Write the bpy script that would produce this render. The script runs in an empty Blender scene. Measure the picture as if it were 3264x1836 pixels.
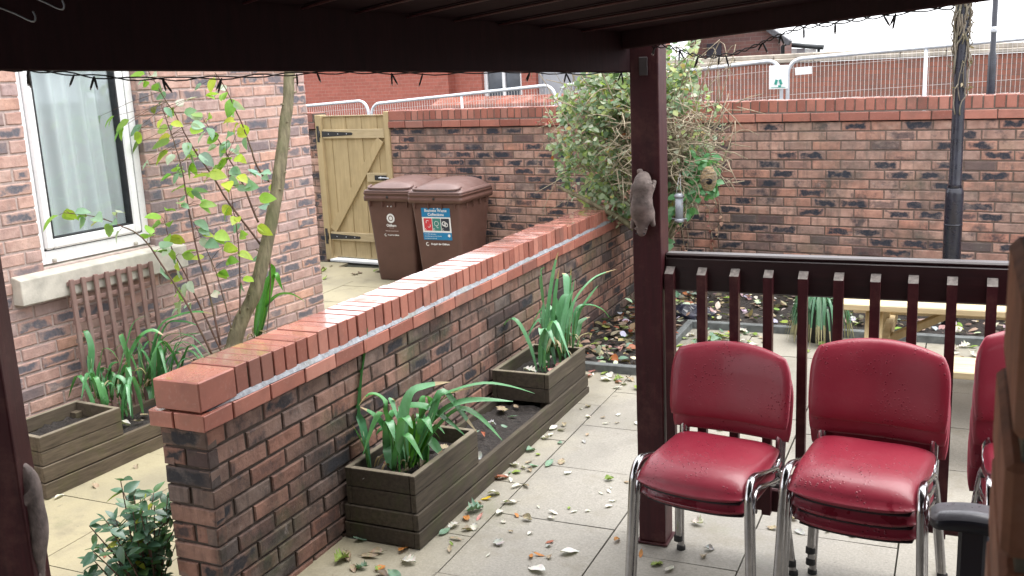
import bpy, math, random
from mathutils import Vector, Matrix, Euler, noise
random.seed(11)
R = math.radians
sc = bpy.context.scene
COL = sc.collection
V = Vector
UP = V((0, 0, 1))

# ------------------------------------------------------------------ helpers
ORG = {}

def tag(o, label=None, cat=None, group=None, kind=None):
    if label: o['label'] = label
    if cat: o['category'] = cat
    if group: o['group'] = group
    if kind: o['kind'] = kind
    return o

def thing(name, label, cat, loc=(0, 0, 0), rz=0.0, group=None):
    o = bpy.data.objects.new(name, None)
    o.empty_display_size = 0.1
    COL.objects.link(o)
    o.location = loc
    o.rotation_euler = (0, 0, rz)
    ORG[o.name] = V(loc) if rz == 0.0 else V((0, 0, 0))
    return tag(o, label, cat, group)

def kids(o):
    return [c for c in bpy.data.objects if c.parent == o]

def dup(o, parent=None):
    c = o.copy()
    COL.objects.link(c)
    if parent is not None:
        c.parent = parent
    for k in kids(o):
        dup(k, c)
    return c

class MB:
    """collects faces, builds ONE mesh object"""
    def __init__(self):
        self.v = []; self.f = []; self.mi = []; self.sm = []; self.uv = []; self.rc = []
    def vert(self, p):
        self.v.append((p[0], p[1], p[2])); return len(self.v) - 1
    def face(self, idx, rc=(.5, .5, .5), uv=None, mi=0, sm=False):
        self.f.append(tuple(idx)); self.mi.append(mi); self.sm.append(sm)
        self.uv.append(uv if uv else [(0.0, 0.0)] * len(idx)); self.rc.append(rc)
    def quad(self, a, b, c, d, **k):
        i = [self.vert(p) for p in (a, b, c, d)]
        self.face(i, **k)
    def box(self, c, s, rot=None, rc=None, mi=0, bev=0.0):
        """box with centre c, full size s, rotation matrix/Euler rot, optional bevel"""
        if rc is None: rc = (random.random(), random.random(), random.random())
        M = rot.to_matrix() if isinstance(rot, Euler) else (rot if rot is not None else Matrix.Identity(3))
        c = V(c); h = [x / 2 for x in s]
        if bev <= 0:
            P = [c + M @ V((sx * h[0], sy * h[1], sz * h[2])) for sz in (-1, 1) for sy in (-1, 1) for sx in (-1, 1)]
            i = [self.vert(p) for p in P]
            for q in ((0, 2, 3, 1), (4, 5, 7, 6), (0, 1, 5, 4), (2, 6, 7, 3), (0, 4, 6, 2), (1, 3, 7, 5)):
                self.face([i[k] for k in q], rc=rc, mi=mi, uv=[(0, 0), (1, 0), (1, 1), (0, 1)])
            return
        b = min(bev, min(h) * .9)
        ids = {}
        for sx in (-1, 1):
            for sy in (-1, 1):
                for sz in (-1, 1):
                    for ax in range(3):
                        q = [sx * (h[0] - b), sy * (h[1] - b), sz * (h[2] - b)]
                        q[ax] = (sx, sy, sz)[ax] * h[ax]
                        ids[(sx, sy, sz, ax)] = self.vert(c + M @ V(q))
        for ax in range(3):
            o1, o2 = [a for a in range(3) if a != ax]
            for s_ in (-1, 1):
                L = []
                for (p, q) in ((-1, -1), (1, -1), (1, 1), (-1, 1)):
                    k = [0, 0, 0]; k[ax] = s_; k[o1] = p; k[o2] = q
                    L.append(ids[(*k, ax)])
                self.face(L, rc=rc, mi=mi, uv=[(0, 0), (1, 0), (1, 1), (0, 1)])
        for ax in range(3):
            o1, o2 = [a for a in range(3) if a != ax]
            for p in (-1, 1):
                for q in (-1, 1):
                    k0 = [0, 0, 0]; k0[o1] = p; k0[o2] = q; k1 = list(k0); k0[ax] = -1; k1[ax] = 1
                    self.face([ids[(*k0, o1)], ids[(*k1, o1)], ids[(*k1, o2)], ids[(*k0, o2)]], rc=rc, mi=mi, sm=False)
        for sx in (-1, 1):
            for sy in (-1, 1):
                for sz in (-1, 1):
                    self.face([ids[(sx, sy, sz, a)] for a in range(3)], rc=rc, mi=mi)
    def bar(self, a, b, w, t, up=UP, bev=0.0, rc=None, mi=0):
        """rectangular bar from a to b, width w across, thickness t along 'up'"""
        a = V(a); b = V(b); d = (b - a); L = d.length; d.normalize()
        s = d.cross(up)
        if s.length < 1e-4: s = d.cross(V((0, 1, 0)))
        s.normalize(); u = s.cross(d).normalized()
        M = Matrix((d, s, u)).transposed()
        self.box((a + b) / 2, (L, w, t), M, rc=rc, mi=mi, bev=bev)
    def tube(self, pts, r, n=8, cap=True, rc=(.5, .5, .5), mi=0, sm=True, flat=None):
        """tube through pts; r number or list; flat=(wx, wy) scales the section"""
        pts = [V(p) for p in pts]
        if not isinstance(r, (list, tuple)): r = [r] * len(pts)
        T = []
        for i in range(len(pts)):
            a = pts[max(i - 1, 0)]; b = pts[min(i + 1, len(pts) - 1)]
            T.append((b - a).normalized())
        ref = V((0, 0, 1)) if abs(T[0].z) < .9 else V((1, 0, 0))
        nrm = (ref - T[0] * ref.dot(T[0])).normalized()
        rings = []
        for i, p in enumerate(pts):
            nrm = (nrm - T[i] * nrm.dot(T[i]))
            if nrm.length < 1e-6: nrm = T[i].orthogonal()
            nrm.normalize()
            bn = T[i].cross(nrm)
            ring = []
            for k in range(n):
                a = 2 * math.pi * k / n
                x, y = math.cos(a), math.sin(a)
                if flat: x *= flat[0]; y *= flat[1]
                ring.append(self.vert(p + (nrm * x + bn * y) * r[i]))
            rings.append(ring)
        for i in range(len(rings) - 1):
            for k in range(n):
                self.face((rings[i][k], rings[i][(k + 1) % n], rings[i + 1][(k + 1) % n], rings[i + 1][k]), rc=rc, mi=mi, sm=sm,
                          uv=[(k / n, i), ((k + 1) / n, i), ((k + 1) / n, i + 1), (k / n, i + 1)])
        if cap:
            self.face(rings[0][::-1], rc=rc, mi=mi); self.face(rings[-1], rc=rc, mi=mi)
    def lathe(self, c, prof, n=20, rc=(.5, .5, .5), mi=0, sm=True, axis=None):
        c = V(c); rings = []
        M = axis if axis is not None else Matrix.Identity(3)
        for (r, z) in prof:
            rings.append([self.vert(c + M @ V((r * math.cos(2 * math.pi * k / n), r * math.sin(2 * math.pi * k / n), z))) for k in range(n)])
        for i in range(len(rings) - 1):
            for k in range(n):
                self.face((rings[i][k], rings[i][(k + 1) % n], rings[i + 1][(k + 1) % n], rings[i + 1][k]), rc=rc, mi=mi, sm=sm)
        self.face(rings[0][::-1], rc=rc, mi=mi); self.face(rings[-1], rc=rc, mi=mi)
    def leaf(self, p, d, nrm, L, W, rc, curl=.15, fold=.15, n=5, mi=0, wav=0.0):
        """ovate pointed leaf from p along d"""
        p = V(p); d = V(d).normalized(); s = d.cross(V(nrm))
        if s.length < 1e-3: s = d.orthogonal()
        s.normalize(); u = s.cross(d).normalized()
        prev = None
        for i in range(n + 1):
            t = i / n
            w = W * .5 * (math.sin(math.pi * min(1, t ** .75)) ** .8) if 0 < t < 1 else 0.0
            cz = -curl * L * t * t
            c = p + d * (L * t) + u * cz
            wv = u * (wav * W * random.uniform(-.5, .5))
            if w <= 1e-6:
                row = [self.vert(c)]
            else:
                row = [self.vert(c + s * w + u * fold * w + wv), self.vert(c), self.vert(c - s * w + u * fold * w - wv)]
            if prev is not None:
                if len(prev) == 1 and len(row) == 3:
                    self.face((prev[0], row[1], row[0]), rc=rc, mi=mi, sm=True, uv=[(t, 0)] * 3)
                    self.face((prev[0], row[2], row[1]), rc=rc, mi=mi, sm=True, uv=[(t, 0)] * 3)
                elif len(prev) == 3 and len(row) == 3:
                    self.face((prev[0], prev[1], row[1], row[0]), rc=rc, mi=mi, sm=True, uv=[(t, 0)] * 4)
                    self.face((prev[1], prev[2], row[2], row[1]), rc=rc, mi=mi, sm=True, uv=[(t, 0)] * 4)
                elif len(row) == 1:
                    self.face((prev[0], prev[1], row[0]), rc=rc, mi=mi, sm=True, uv=[(t, 0)] * 3)
                    self.face((prev[1], prev[2], row[0]), rc=rc, mi=mi, sm=True, uv=[(t, 0)] * 3)
            prev = row
    def strap(self, pts, W, rc, rc_tip=None, fold=.35, n=14, mi=0, side=None, stem=.25):
        """long strap leaf (ribbon) through pts"""
        P = smooth(pts, n)
        N = len(P); prev = None
        for i in range(N):
            t = i / (N - 1)
            T = (P[min(i + 1, N - 1)] - P[max(i - 1, 0)]).normalized()
            s = T.cross(V(side) if side is not None else UP)
            if s.length < .15:
                s = s + V((.6, -.4, 0)) - T * T.dot(V((.6, -.4, 0)))
            s.normalize()
            u = s.cross(T).normalized()
            w = W * .5 * min(1, .28 + t / stem * .72) * (1 - max(0, (t - .62) / .38) ** 1.6)
            w = max(w, 0.0012)
            c = P[i]
            row = [self.vert(c + s * w + u * fold * w), self.vert(c), self.vert(c - s * w + u * fold * w)]
            if prev:
                k = rc if rc_tip is None or t < .85 else rc_tip
                self.face((prev[0], prev[1], row[1], row[0]), rc=k, mi=mi, sm=True, uv=[(.2, t)] * 4)
                self.face((prev[1], prev[2], row[2], row[1]), rc=k, mi=mi, sm=True, uv=[(.8, t)] * 4)
            prev = row
    def build(self, name, mats, parent=None, shift=True, fixn=False):
        me = bpy.data.meshes.new(name)
        o0 = V((0, 0, 0))
        if parent is not None and shift:
            r = parent
            while r.parent is not None: r = r.parent
            o0 = ORG.get(r.name, V((0, 0, 0)))
        me.from_pydata([(a - o0.x, b - o0.y, c - o0.z) for a, b, c in self.v], [], self.f)
        if not isinstance(mats, (list, tuple)): mats = [mats]
        for m in mats: me.materials.append(m)
        me.polygons.foreach_set('material_index', self.mi)
        me.polygons.foreach_set('use_smooth', self.sm)
        uvl = me.uv_layers.new(name='UVMap')
        flat = []
        for q in self.uv:
            for p in q: flat += [p[0], p[1]]
        uvl.data.foreach_set('uv', flat)
        at = me.color_attributes.new('rc', 'FLOAT_COLOR', 'CORNER')
        flat = []
        for f, c in zip(self.f, self.rc):
            flat += [c[0], c[1], c[2], 1.0] * len(f)
        at.data.foreach_set('color', flat)
        if fixn:
            import bmesh
            bm = bmesh.new(); bm.from_mesh(me)
            bmesh.ops.recalc_face_normals(bm, faces=bm.faces)
            bm.to_mesh(me); bm.free()
        me.validate(); me.update()
        o = bpy.data.objects.new(name, me)
        COL.objects.link(o)
        if parent is not None: o.parent = parent
        return o

def smooth(pts, n=14):
    P = [V(p) for p in pts]
    if len(P) < 3: return [P[0].lerp(P[-1], i / n) for i in range(n + 1)]
    out = []; m = len(P) - 1
    for i in range(n + 1):
        x = i / n * m; k = min(int(x), m - 1); t = x - k
        p0 = P[max(k - 1, 0)]; p1 = P[k]; p2 = P[k + 1]; p3 = P[min(k + 2, m)]
        out.append(.5 * ((2 * p1) + (p2 - p0) * t + (2 * p0 - 5 * p1 + 4 * p2 - p3) * t * t + (3 * p1 - p0 - 3 * p2 + p3) * t ** 3))
    return out

def jit(p, a):
    return V(p) + V((random.uniform(-a, a), random.uniform(-a, a), random.uniform(-a, a)))

def gz(y):
    """ground height: the yard falls gently towards the shelter"""
    return -0.02 * (8.2 - min(max(y, -3.0), 8.2))

# ------------------------------------------------------------------ materials
class NT:
    def __init__(self, name):
        self.m = bpy.data.materials.new(name); self.m.use_nodes = True
        self.t = self.m.node_tree; self.t.nodes.clear()
        self.out = self.t.nodes.new('ShaderNodeOutputMaterial')
    def n(self, typ, **kw):
        nd = self.t.nodes.new(typ)
        for k, v in kw.items(): setattr(nd, k, v)
        return nd
    def l(self, a, b): self.t.links.new(a, b)
    def setin(self, nd, key, val):
        if hasattr(val, 'is_linked') or hasattr(val, 'links'): self.l(val, nd.inputs[key])
        else: nd.inputs[key].default_value = val
    def math(self, op, a, b=0.0, c=None, clamp=False):
        nd = self.n('ShaderNodeMath', operation=op, use_clamp=clamp)
        self.setin(nd, 0, a); self.setin(nd, 1, b)
        if c is not None: self.setin(nd, 2, c)
        return nd.outputs[0]
    def mix(self, f, a, b, blend='MIX'):
        nd = self.n('ShaderNodeMix', data_type='RGBA', blend_type=blend)
        self.setin(nd, 0, f)
        for i, x in ((6, a), (7, b)):
            if isinstance(x, tuple): nd.inputs[i].default_value = (*x[:3], 1)
            else: self.l(x, nd.inputs[i])
        return nd.outputs[2]
    def coord(self, which='Object', scale=(1, 1, 1)):
        tc = self.n('ShaderNodeTexCoord'); mp = self.n('ShaderNodeMapping')
        mp.inputs['Scale'].default_value = scale
        self.l(tc.outputs[which], mp.inputs['Vector'])
        return mp.outputs[0]
    def noise(self, vec, scale, detail=4, rough=.55):
        nd = self.n('ShaderNodeTexNoise')
        nd.inputs['Scale'].default_value = scale; nd.inputs['Detail'].default_value = detail
        nd.inputs['Roughness'].default_value = rough
        if vec is not None: self.l(vec, nd.inputs['Vector'])
        return nd.outputs[0]
    def ramp(self, f, stops, interp='LINEAR'):
        nd = self.n('ShaderNodeValToRGB'); cr = nd.color_ramp; cr.interpolation = interp
        while len(cr.elements) < len(stops): cr.elements.new(.5)
        for e, (p, c) in zip(cr.elements, stops):
            e.position = p; e.color = (*c[:3], 1)
        self.setin(nd, 0, f)
        return nd.outputs[0]
    def mrange(self, f, a, b, c=0.0, d=1.0):
        nd = self.n('ShaderNodeMapRange'); nd.clamp = True
        self.setin(nd, 0, f)
        for i, x in zip((1, 2, 3, 4), (a, b, c, d)): nd.inputs[i].default_value = x
        return nd.outputs[0]
    def rc(self):
        a = self.n('ShaderNodeAttribute', attribute_name='rc')
        s = self.n('ShaderNodeSeparateColor')
        self.l(a.outputs['Color'], s.inputs[0])
        return a.outputs['Color'], s.outputs[0], s.outputs[1], s.outputs[2]
    def bump(self, h, strength=.3, dist=.01):
        b = self.n('ShaderNodeBump'); b.inputs['Strength'].default_value = strength; b.inputs['Distance'].default_value = dist
        self.l(h, b.inputs['Height'])
        return b.outputs[0]
    def pbsdf(self, col, rough=.7, metal=0.0, nrm=None, spec=.5, coat=0.0):
        p = self.n('ShaderNodeBsdfPrincipled')
        if isinstance(col, tuple): p.inputs['Base Color'].default_value = (*col[:3], 1)
        else: self.l(col, p.inputs['Base Color'])
        self.setin(p, 'Roughness', rough)
        p.inputs['Metallic'].default_value = metal
        p.inputs['Specular IOR Level'].default_value = spec
        p.inputs['Coat Weight'].default_value = coat
        if nrm is not None: self.l(nrm, p.inputs['Normal'])
        return p
    def done(self, sh):
        self.l(sh.outputs[0] if hasattr(sh, 'outputs') else sh, self.out.inputs[0]); return self.m

def plain(name, col, rough=.6, metal=0.0, var=.12, scale=12, bump=0.0, bscale=60, spec=.5, coat=0.0):
    t = NT(name); v = t.coord()
    n = t.noise(v, scale, 5)
    dark = tuple(c * (1 - var * 1.6) for c in col); light = tuple(min(1, c * (1 + var)) for c in col)
    c = t.ramp(n, [(.3, dark), (.7, light)])
    nr = t.bump(t.noise(v, bscale, 4), bump, .004) if bump else None
    rr = t.mrange(t.noise(v, scale * 2.3, 3), .3, .7, max(.02, rough - .08), min(1, rough + .08))
    return t.done(t.pbsdf(c, rr, metal, nr, spec, coat))

def brick_mat(name, cols, smudge, frac, sootcol, soot, moss=0.0, rough=.85, salts=.35):
    """cols: list of brick colours; smudge: the dark drag mark fired into some bricks"""
    t = NT(name); v = t.coord(); _, r1, r2, r3 = t.rc()
    k = len(cols)
    base = t.ramp(r1, [(i / (k - 1), c) for i, c in enumerate(cols)])
    fine = t.noise(v, 55, 5, .65); med = t.noise(v, 17, 4)
    base = t.mix(t.mrange(fine, .3, .75), base, t.mix(.5, base, (.5, .5, .5), 'OVERLAY'))
    base = t.mix(t.mrange(med, .38, .72, 0, .7), base, t.mix(1.0, base, (.58, .53, .53), 'MULTIPLY'))
    uv = t.n('ShaderNodeUVMap'); sx = t.n('ShaderNodeSeparateXYZ'); t.l(uv.outputs[0], sx.inputs[0])
    du = t.math('MULTIPLY', t.math('ABSOLUTE', t.math('SUBTRACT', sx.outputs[0], .5)), 2)
    dv = t.math('MULTIPLY', t.math('ABSOLUTE', t.math('SUBTRACT', sx.outputs[1], .5)), 2)
    wob = t.math('MULTIPLY', t.math('SUBTRACT', med, .5), 2.2)
    m = t.math('ADD', t.math('MAXIMUM', du, dv), wob)
    m = t.mrange(m, .50, .92, 1, 0)
    sel = t.mrange(r2, 1 - frac, 1 - frac + .10)
    m = t.math('MULTIPLY', m, sel)
    m = t.math('MULTIPLY', m, t.mrange(fine, .2, .55, .72, 1))
    base = t.mix(t.mrange(r3, .88, .95, 0, .75), base, smudge)          # whole bricks burnt dark
    blot = t.noise(v, 6.0, 6, .68)                                        # irregular dark blotches
    base = t.mix(t.mrange(blot, .54, .66, 0, soot * .85), base, smudge)
    big = t.noise(v, 1.9, 7, .66)                                         # grime
    base = t.mix(t.mrange(big, .50, .66, 0, soot * .9), base, sootcol)
    streak = t.noise(t.coord('Object', (9, 9, 1.1)), 2.2, 5, .6)
    base = t.mix(t.mrange(streak, .52, .72, 0, soot * .7), base, sootcol)
    if moss: base = t.mix(t.mrange(t.noise(v, 3.1, 5), .54, .72, 0, moss), base, (.10, .112, .055))
    base = t.mix(m, base, smudge)
    pale = t.noise(t.coord('Object', (1, 1, 1.7)), 3.4, 7, .72)
    base = t.mix(t.mrange(pale, .55, .70, 0, salts), base, tuple(min(.7, x * 1.2 + .09) for x in cols[3]))
    base = t.mix(t.mrange(t.noise(v, 11, 7, .75), .62, .72, 0, salts), base, (.50, .46, .44))
    eg = t.math('ADD', t.math('MAXIMUM', du, t.math('MULTIPLY', dv, .93)), t.math('MULTIPLY', t.math('SUBTRACT', fine, .5), .6))
    base = t.mix(t.mrange(eg, .86, 1.02, 0, .5), base, tuple(x * .5 + .03 for x in cols[0]))
    nr = t.bump(t.math('ADD', t.math('MULTIPLY', fine, .6), med), .7, .008)
    return t.done(t.pbsdf(base, rough, 0, nr, .3))

def mortar_mat(name, col):
    t = NT(name); v = t.coord()
    n = t.noise(v, 30, 6, .65); b = t.noise(v, 2.5, 5)
    c = t.ramp(n, [(.25, tuple(x * .55 for x in col)), (.75, col)])
    c = t.mix(t.mrange(b, .5, .75, 0, .45), c, tuple(x * .4 for x in col))
    return t.done(t.pbsdf(c, .95, 0, t.bump(t.noise(v, 120, 4), .6, .004), .15))

def wood_mat(name, col, dark, rough=.7, scale=(60, 60, 4), rcvar=.35, spec=.3, wear=None, wearamt=.0):
    """grain stretched along the local direction with the small scale factor"""
    t = NT(name); v = t.coord('Object', scale); w = t.coord(); _, r1, r2, r3 = t.rc()
    g = t.noise(v, 1.0, 6, .65); b = t.noise(w, 6, 5)
    c = t.ramp(g, [(.28, dark), (.7, col)])
    c = t.mix(t.mrange(b, .35, .75, 0, .5), c, tuple(x * .6 for x in col))
    c = t.mix(t.mrange(r1, 0, 1, 0, rcvar), c, dark)
    if wear: c = t.mix(t.mrange(t.noise(w, 9, 6, .7), .5, .68, 0, wearamt), c, wear)
    return t.done(t.pbsdf(c, rough, 0, t.bump(g, .35, .003), spec))

def leaf_mat(name, trans=.35, rough=.4, spec=.4, vein=True):
    t = NT(name); col, r1, r2, r3 = t.rc(); v = t.coord()
    n = t.noise(v, 45, 4)
    c = t.mix(t.mrange(n, .35, .7, 0, .35), col, t.mix(1.0, col, (.55, .6, .5), 'MULTIPLY'))
    p = t.pbsdf(c, rough, 0, t.bump(t.noise(v, 150, 3), .25, .002), spec)
    tr = t.n('ShaderNodeBsdfTranslucent'); t.l(t.mix(1.0, c, (1.0, 1.15, .5), 'MULTIPLY'), tr.inputs[0])
    mx = t.n('ShaderNodeMixShader'); mx.inputs[0].default_value = trans
    t.l(p.outputs[0], mx.inputs[1]); t.l(tr.outputs[0], mx.inputs[2])
    return t.done(mx)
# ------------------------------------------------------------------ palette
M = {}
M['brick_low'] = brick_mat('weathered brick', [(.15, .105, .085), (.23, .125, .095), (.29, .145, .105), (.19, .14, .118), (.32, .175, .13), (.15, .118, .105)],
                           (.028, .028, .033), .22, (.030, .026, .024), .95, moss=.5)
M['brick_back'] = brick_mat('back wall brick', [(.46, .265, .205), (.51, .27, .20), (.40, .255, .21), (.57, .35, .275), (.36, .24, .20), (.51, .25, .18), (.43, .29, .24)],
                            (.032, .037, .050), .48, (.125, .105, .092), .95, moss=.30)
M['brick_house'] = brick_mat('house brick', [(.50, .32, .27), (.56, .34, .275), (.46, .32, .29), (.60, .38, .31), (.43, .315, .30), (.60, .35, .26), (.55, .385, .335)],
                             (.12, .118, .138), .42, (.33, .26, .235), .4)
M['mortar_low'] = mortar_mat('dirty mortar', (.10, .078, .066))
M['mortar_back'] = mortar_mat('grey mortar', (.215, .165, .142))
M['mortar_house'] = mortar_mat('pale pink mortar', (.60, .48, .44))
def red_mat():
    t = NT('red engineering brick'); v = t.coord(); _, r1, r2, r3 = t.rc()
    base = t.ramp(r1, [(0, (.25, .085, .062)), (.35, (.33, .120, .088)), (.7, (.38, .145, .105)), (1, (.44, .19, .145))])
    n = t.noise(v, 9, 5); f = t.noise(v, 70, 4); b = t.noise(v, 2.6, 6, .7)
    base = t.mix(t.mrange(n, .46, .78, 0, .5), base, (.16, .070, .055))
    base = t.mix(t.mrange(f, .55, .8, 0, .3), base, (.5, .30, .25))
    base = t.mix(t.mrange(b, .54, .72, 0, .55), base, (.09, .066, .052))
    base = t.mix(t.mrange(t.noise(v, 5.3, 6, .7), .62, .74, 0, .5), base, (.13, .135, .065))
    base = t.mix(t.mrange(r3, .82, .95, 0, .45), base, (.13, .075, .065))
    # rain lies on the upward faces
    g = t.n('ShaderNodeNewGeometry'); sp = t.n('ShaderNodeSeparateXYZ'); t.l(g.outputs['Normal'], sp.inputs[0])
    up = t.mrange(sp.outputs[2], .75, .95)
    wet = t.math('MULTIPLY', up, t.mrange(t.noise(v, 4.2, 5, .6), .34, .50))
    rr = t.math('SUBTRACT', t.mrange(n, .3, .7, .34, .52), t.math('MULTIPLY', wet, .30))
    p = t.pbsdf(base, rr, 0, t.bump(f, .12, .002), .5)
    t.l(wet, p.inputs['Coat Weight']); p.inputs['Coat Roughness'].default_value = .06; p.inputs['Coat IOR'].default_value = 1.5
    return t.done(p)
M['red'] = red_mat()
def lead_mat():
    t = NT('wet cement fillet'); v = t.coord(); n = t.noise(v, 40, 5, .7); b = t.noise(v, 3, 5)
    c = t.ramp(n, [(.3, (.13, .135, .15)), (.7, (.36, .375, .41))])
    c = t.mix(t.mrange(b, .55, .7, 0, .5), c, (.17, .17, .10))
    return t.done(t.pbsdf(c, .38, 0, t.bump(n, .7, .008), .6))
M['fillet'] = lead_mat()
M['stain'] = wood_mat('dark stained timber', (.036, .0095, .012), (.018, .006, .008), .62, (40, 40, 5), .3, .25)
M['stain_roof'] = wood_mat('dark roof board', (.026, .0095, .012), (.014, .006, .008), .8, (7, 40, 40), .3, .12)
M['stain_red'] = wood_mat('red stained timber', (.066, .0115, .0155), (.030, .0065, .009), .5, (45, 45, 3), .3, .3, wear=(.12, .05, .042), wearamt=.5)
M['endgrain'] = plain('grey end grain', (.15, .13, .12), .85, var=.3, scale=60, bump=.3)
M['handrail'] = wood_mat('wet dark handrail', (.030, .011, .012), (.014, .007, .008), .34, (4, 50, 50), .2, .5)
M['planter'] = wood_mat('weathered planter board', (.115, .094, .068), (.038, .031, .026), .8, (50, 5, 60), .45, .2, wear=(.06, .07, .03), wearamt=.5)
M['planter_top'] = wood_mat('bleached board edge', (.26, .225, .17), (.12, .10, .075), .8, (50, 5, 60), .3, .2, wear=(.10, .10, .05), wearamt=.5)
M['planter_house'] = wood_mat('mossy planter board', (.165, .130, .092), (.058, .046, .034), .8, (50, 5, 60), .4, .2, wear=(.085, .085, .035), wearamt=.5)
M['pine'] = wood_mat('new pine', (.58, .455, .265), (.42, .32, .17), .7, (45, 45, 3), .35, .25)
M['pine_x'] = wood_mat('pine board', (.60, .49, .31), (.44, .345, .20), .65, (3, 45, 45), .3, .25)
M['trellis'] = wood_mat('faded brown trellis', (.31, .185, .16), (.20, .135, .12), .8, (60, 60, 5), .5, .2, wear=(.27, .23, .20), wearamt=.5)
M['black_iron'] = plain('black iron', (.018, .018, .02), .5, var=.2, spec=.5)
M['black_plastic'] = plain('black plastic', (.016, .016, .024), .38, var=.15, scale=8, spec=.5)
M['arm_highlight'] = plain('painted grey arm highlight', (.15, .145, .16), .32, var=.2, scale=18, bump=.1)  # grey for the arm's top face, a highlight painted onto black plastic
M['galv'] = plain('galvanised tube', (.66, .69, .74), .42, metal=.35, var=.1, scale=20)
M['wire'] = plain('galvanised wire', (.58, .54, .52), .5, metal=.2, var=.08)
def vinyl():
    t = NT('red vinyl'); v = t.coord(); f = t.noise(v, 210, 3); n = t.noise(v, 5, 4)
    oi = t.n('ShaderNodeObjectInfo'); rnd = oi.outputs['Random']
    cb = t.n('ShaderNodeCombineXYZ')
    for i in range(3): t.l(t.math('MULTIPLY', rnd, 17.0 + 9 * i), cb.inputs[i])
    ad = t.n('ShaderNodeVectorMath', operation='ADD'); t.l(v, ad.inputs[0]); t.l(cb.outputs[0], ad.inputs[1]); w = ad.outputs[0]
    c = t.ramp(n, [(.3, (.215, .012, .030)), (.7, (.26, .018, .038))])
    drops = t.n('ShaderNodeTexVoronoi'); drops.inputs['Scale'].default_value = 75; t.l(w, drops.inputs['Vector'])
    d = t.mrange(drops.outputs['Distance'], .16, .30, 1, 0)
    zone = t.mrange(t.noise(w, 5.0, 3), .47, .60)
    d = t.math('MULTIPLY', d, zone)
    sp = t.n('ShaderNodeSeparateXYZ'); t.l(v, sp.inputs[0])
    low = t.mrange(sp.outputs[2], .46, .50, 1, 0)
    wet = t.math('MULTIPLY', t.mrange(t.noise(w, 4.6, 4, .6), .555, .60), low)
    c = t.mix(t.math('MULTIPLY', wet, .5), c, (.10, .005, .010))
    c = t.mix(t.math('MULTIPLY', d, .45), c, (.06, .006, .012))
    dust = t.mrange(t.noise(w, 8, 5, .7), .5, .75, 0, .12)
    c = t.mix(dust, c, (.34, .16, .17))
    h = t.math('ADD', t.math('MULTIPLY', f, .25), t.math('MULTIPLY', d, 1.6))
    r = t.math('SUBTRACT', t.mrange(n, .3, .7, .36, .46), t.math('MULTIPLY', t.math('MAXIMUM', d, wet), .24))
    return t.done(t.pbsdf(c, r, 0, t.bump(h, .4, .0025), .55, .10))
M['vinyl'] = vinyl()
M['shell'] = plain('black seat shell', (.02, .014, .018), .5, var=.2)
M['chrome'] = plain('chrome', (.52, .51, .52), .18, metal=1.0, var=.10, scale=30, bump=.06, bscale=40)
M['bin'] = plain('brown bin plastic', (.115, .058, .046), .48, var=.10, scale=5, bump=.1, bscale=300, spec=.4)
M['bin_lid'] = plain('brown bin lid', (.15, .090, .080), .42, var=.10, scale=6, bump=.12, bscale=30, spec=.55)
M['rubber'] = plain('black rubber', (.02, .02, .02), .8)
M['blue'] = plain('sticker blue', (.010, .20, .42), .35, var=.03)
M['white'] = plain('white print', (.80, .80, .80), .4, var=.02)
M['pinkprint'] = plain('faded print', (.50, .40, .38), .5, var=.05)
M['redtile'] = plain('sticker red', (.60, .045, .06), .35, var=.03)
M['greentile'] = plain('sticker green', (.045, .22, .19), .35, var=.03)
M['darktile'] = plain('sticker dark', (.03, .035, .05), .35, var=.03)
M['upvc'] = plain('white window plastic', (.83, .83, .84), .3, var=.02, spec=.5)
M['gasket'] = plain('black gasket', (.02, .02, .024), .6)
M['sill'] = plain('concrete sill', (.50, .47, .41), .85, var=.18, scale=9, bump=.4, bscale=80)
def curtain_mat():
    t = NT('net curtain'); p = t.pbsdf((.90, .91, .92), .9)
    tr = t.n('ShaderNodeBsdfTranslucent'); tr.inputs[0].default_value = (.78, .80, .80, 1)
    mx = t.n('ShaderNodeMixShader'); mx.inputs[0].default_value = .3
    t.l(p.outputs[0], mx.inputs[1]); t.l(tr.outputs[0], mx.inputs[2]); return t.done(mx)
M['curtain'] = curtain_mat()
def glass_mat(name, tint=(.92, .95, .95), refl=.05):
    t = NT(name); tr = t.n('ShaderNodeBsdfTransparent'); tr.inputs[0].default_value = (*tint, 1)
    g = t.n('ShaderNodeBsdfGlossy'); g.inputs['Roughness'].default_value = .03; g.inputs[0].default_value = (.9, .95, 1, 1)
    mx = t.n('ShaderNodeMixShader')
    fr = t.n('ShaderNodeLayerWeight'); fr.inputs[0].default_value = .35
    t.l(t.mrange(fr.outputs[0], 0, 1, refl * .6, refl * 3), mx.inputs[0])
    t.l(tr.outputs[0], mx.inputs[1]); t.l(g.outputs[0], mx.inputs[2]); return t.done(mx)
M['glass'] = glass_mat('window glass')
M['clear'] = plain('frosted clear plastic', (.23, .25, .28), .2, var=.12, spec=.6)
M['darkglass'] = plain('dark window glass', (.06, .07, .09), .08, var=.3, scale=2, spec=.8)
M['dullglass'] = plain('curtained window glass', (.36, .37, .40), .15, var=.1, scale=2, spec=.7)
M['room'] = plain('dim room', (.16, .15, .14), .9)
def bark_mat(name, col, dark, scale=(40, 40, 8)):
    t = NT(name); v = t.coord('Object', scale); g = t.noise(v, 1, 6, .65); w = t.coord()
    c = t.ramp(g, [(.3, dark), (.68, col)])
    c = t.mix(t.mrange(t.noise(w, 7, 4), .5, .7, 0, .5), c, (.13, .14, .07))
    return t.done(t.pbsdf(c, .9, 0, t.bump(g, .6, .006), .2))
M['bark'] = bark_mat('grey green bark', (.25, .22, .14), (.085, .072, .05))
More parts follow.
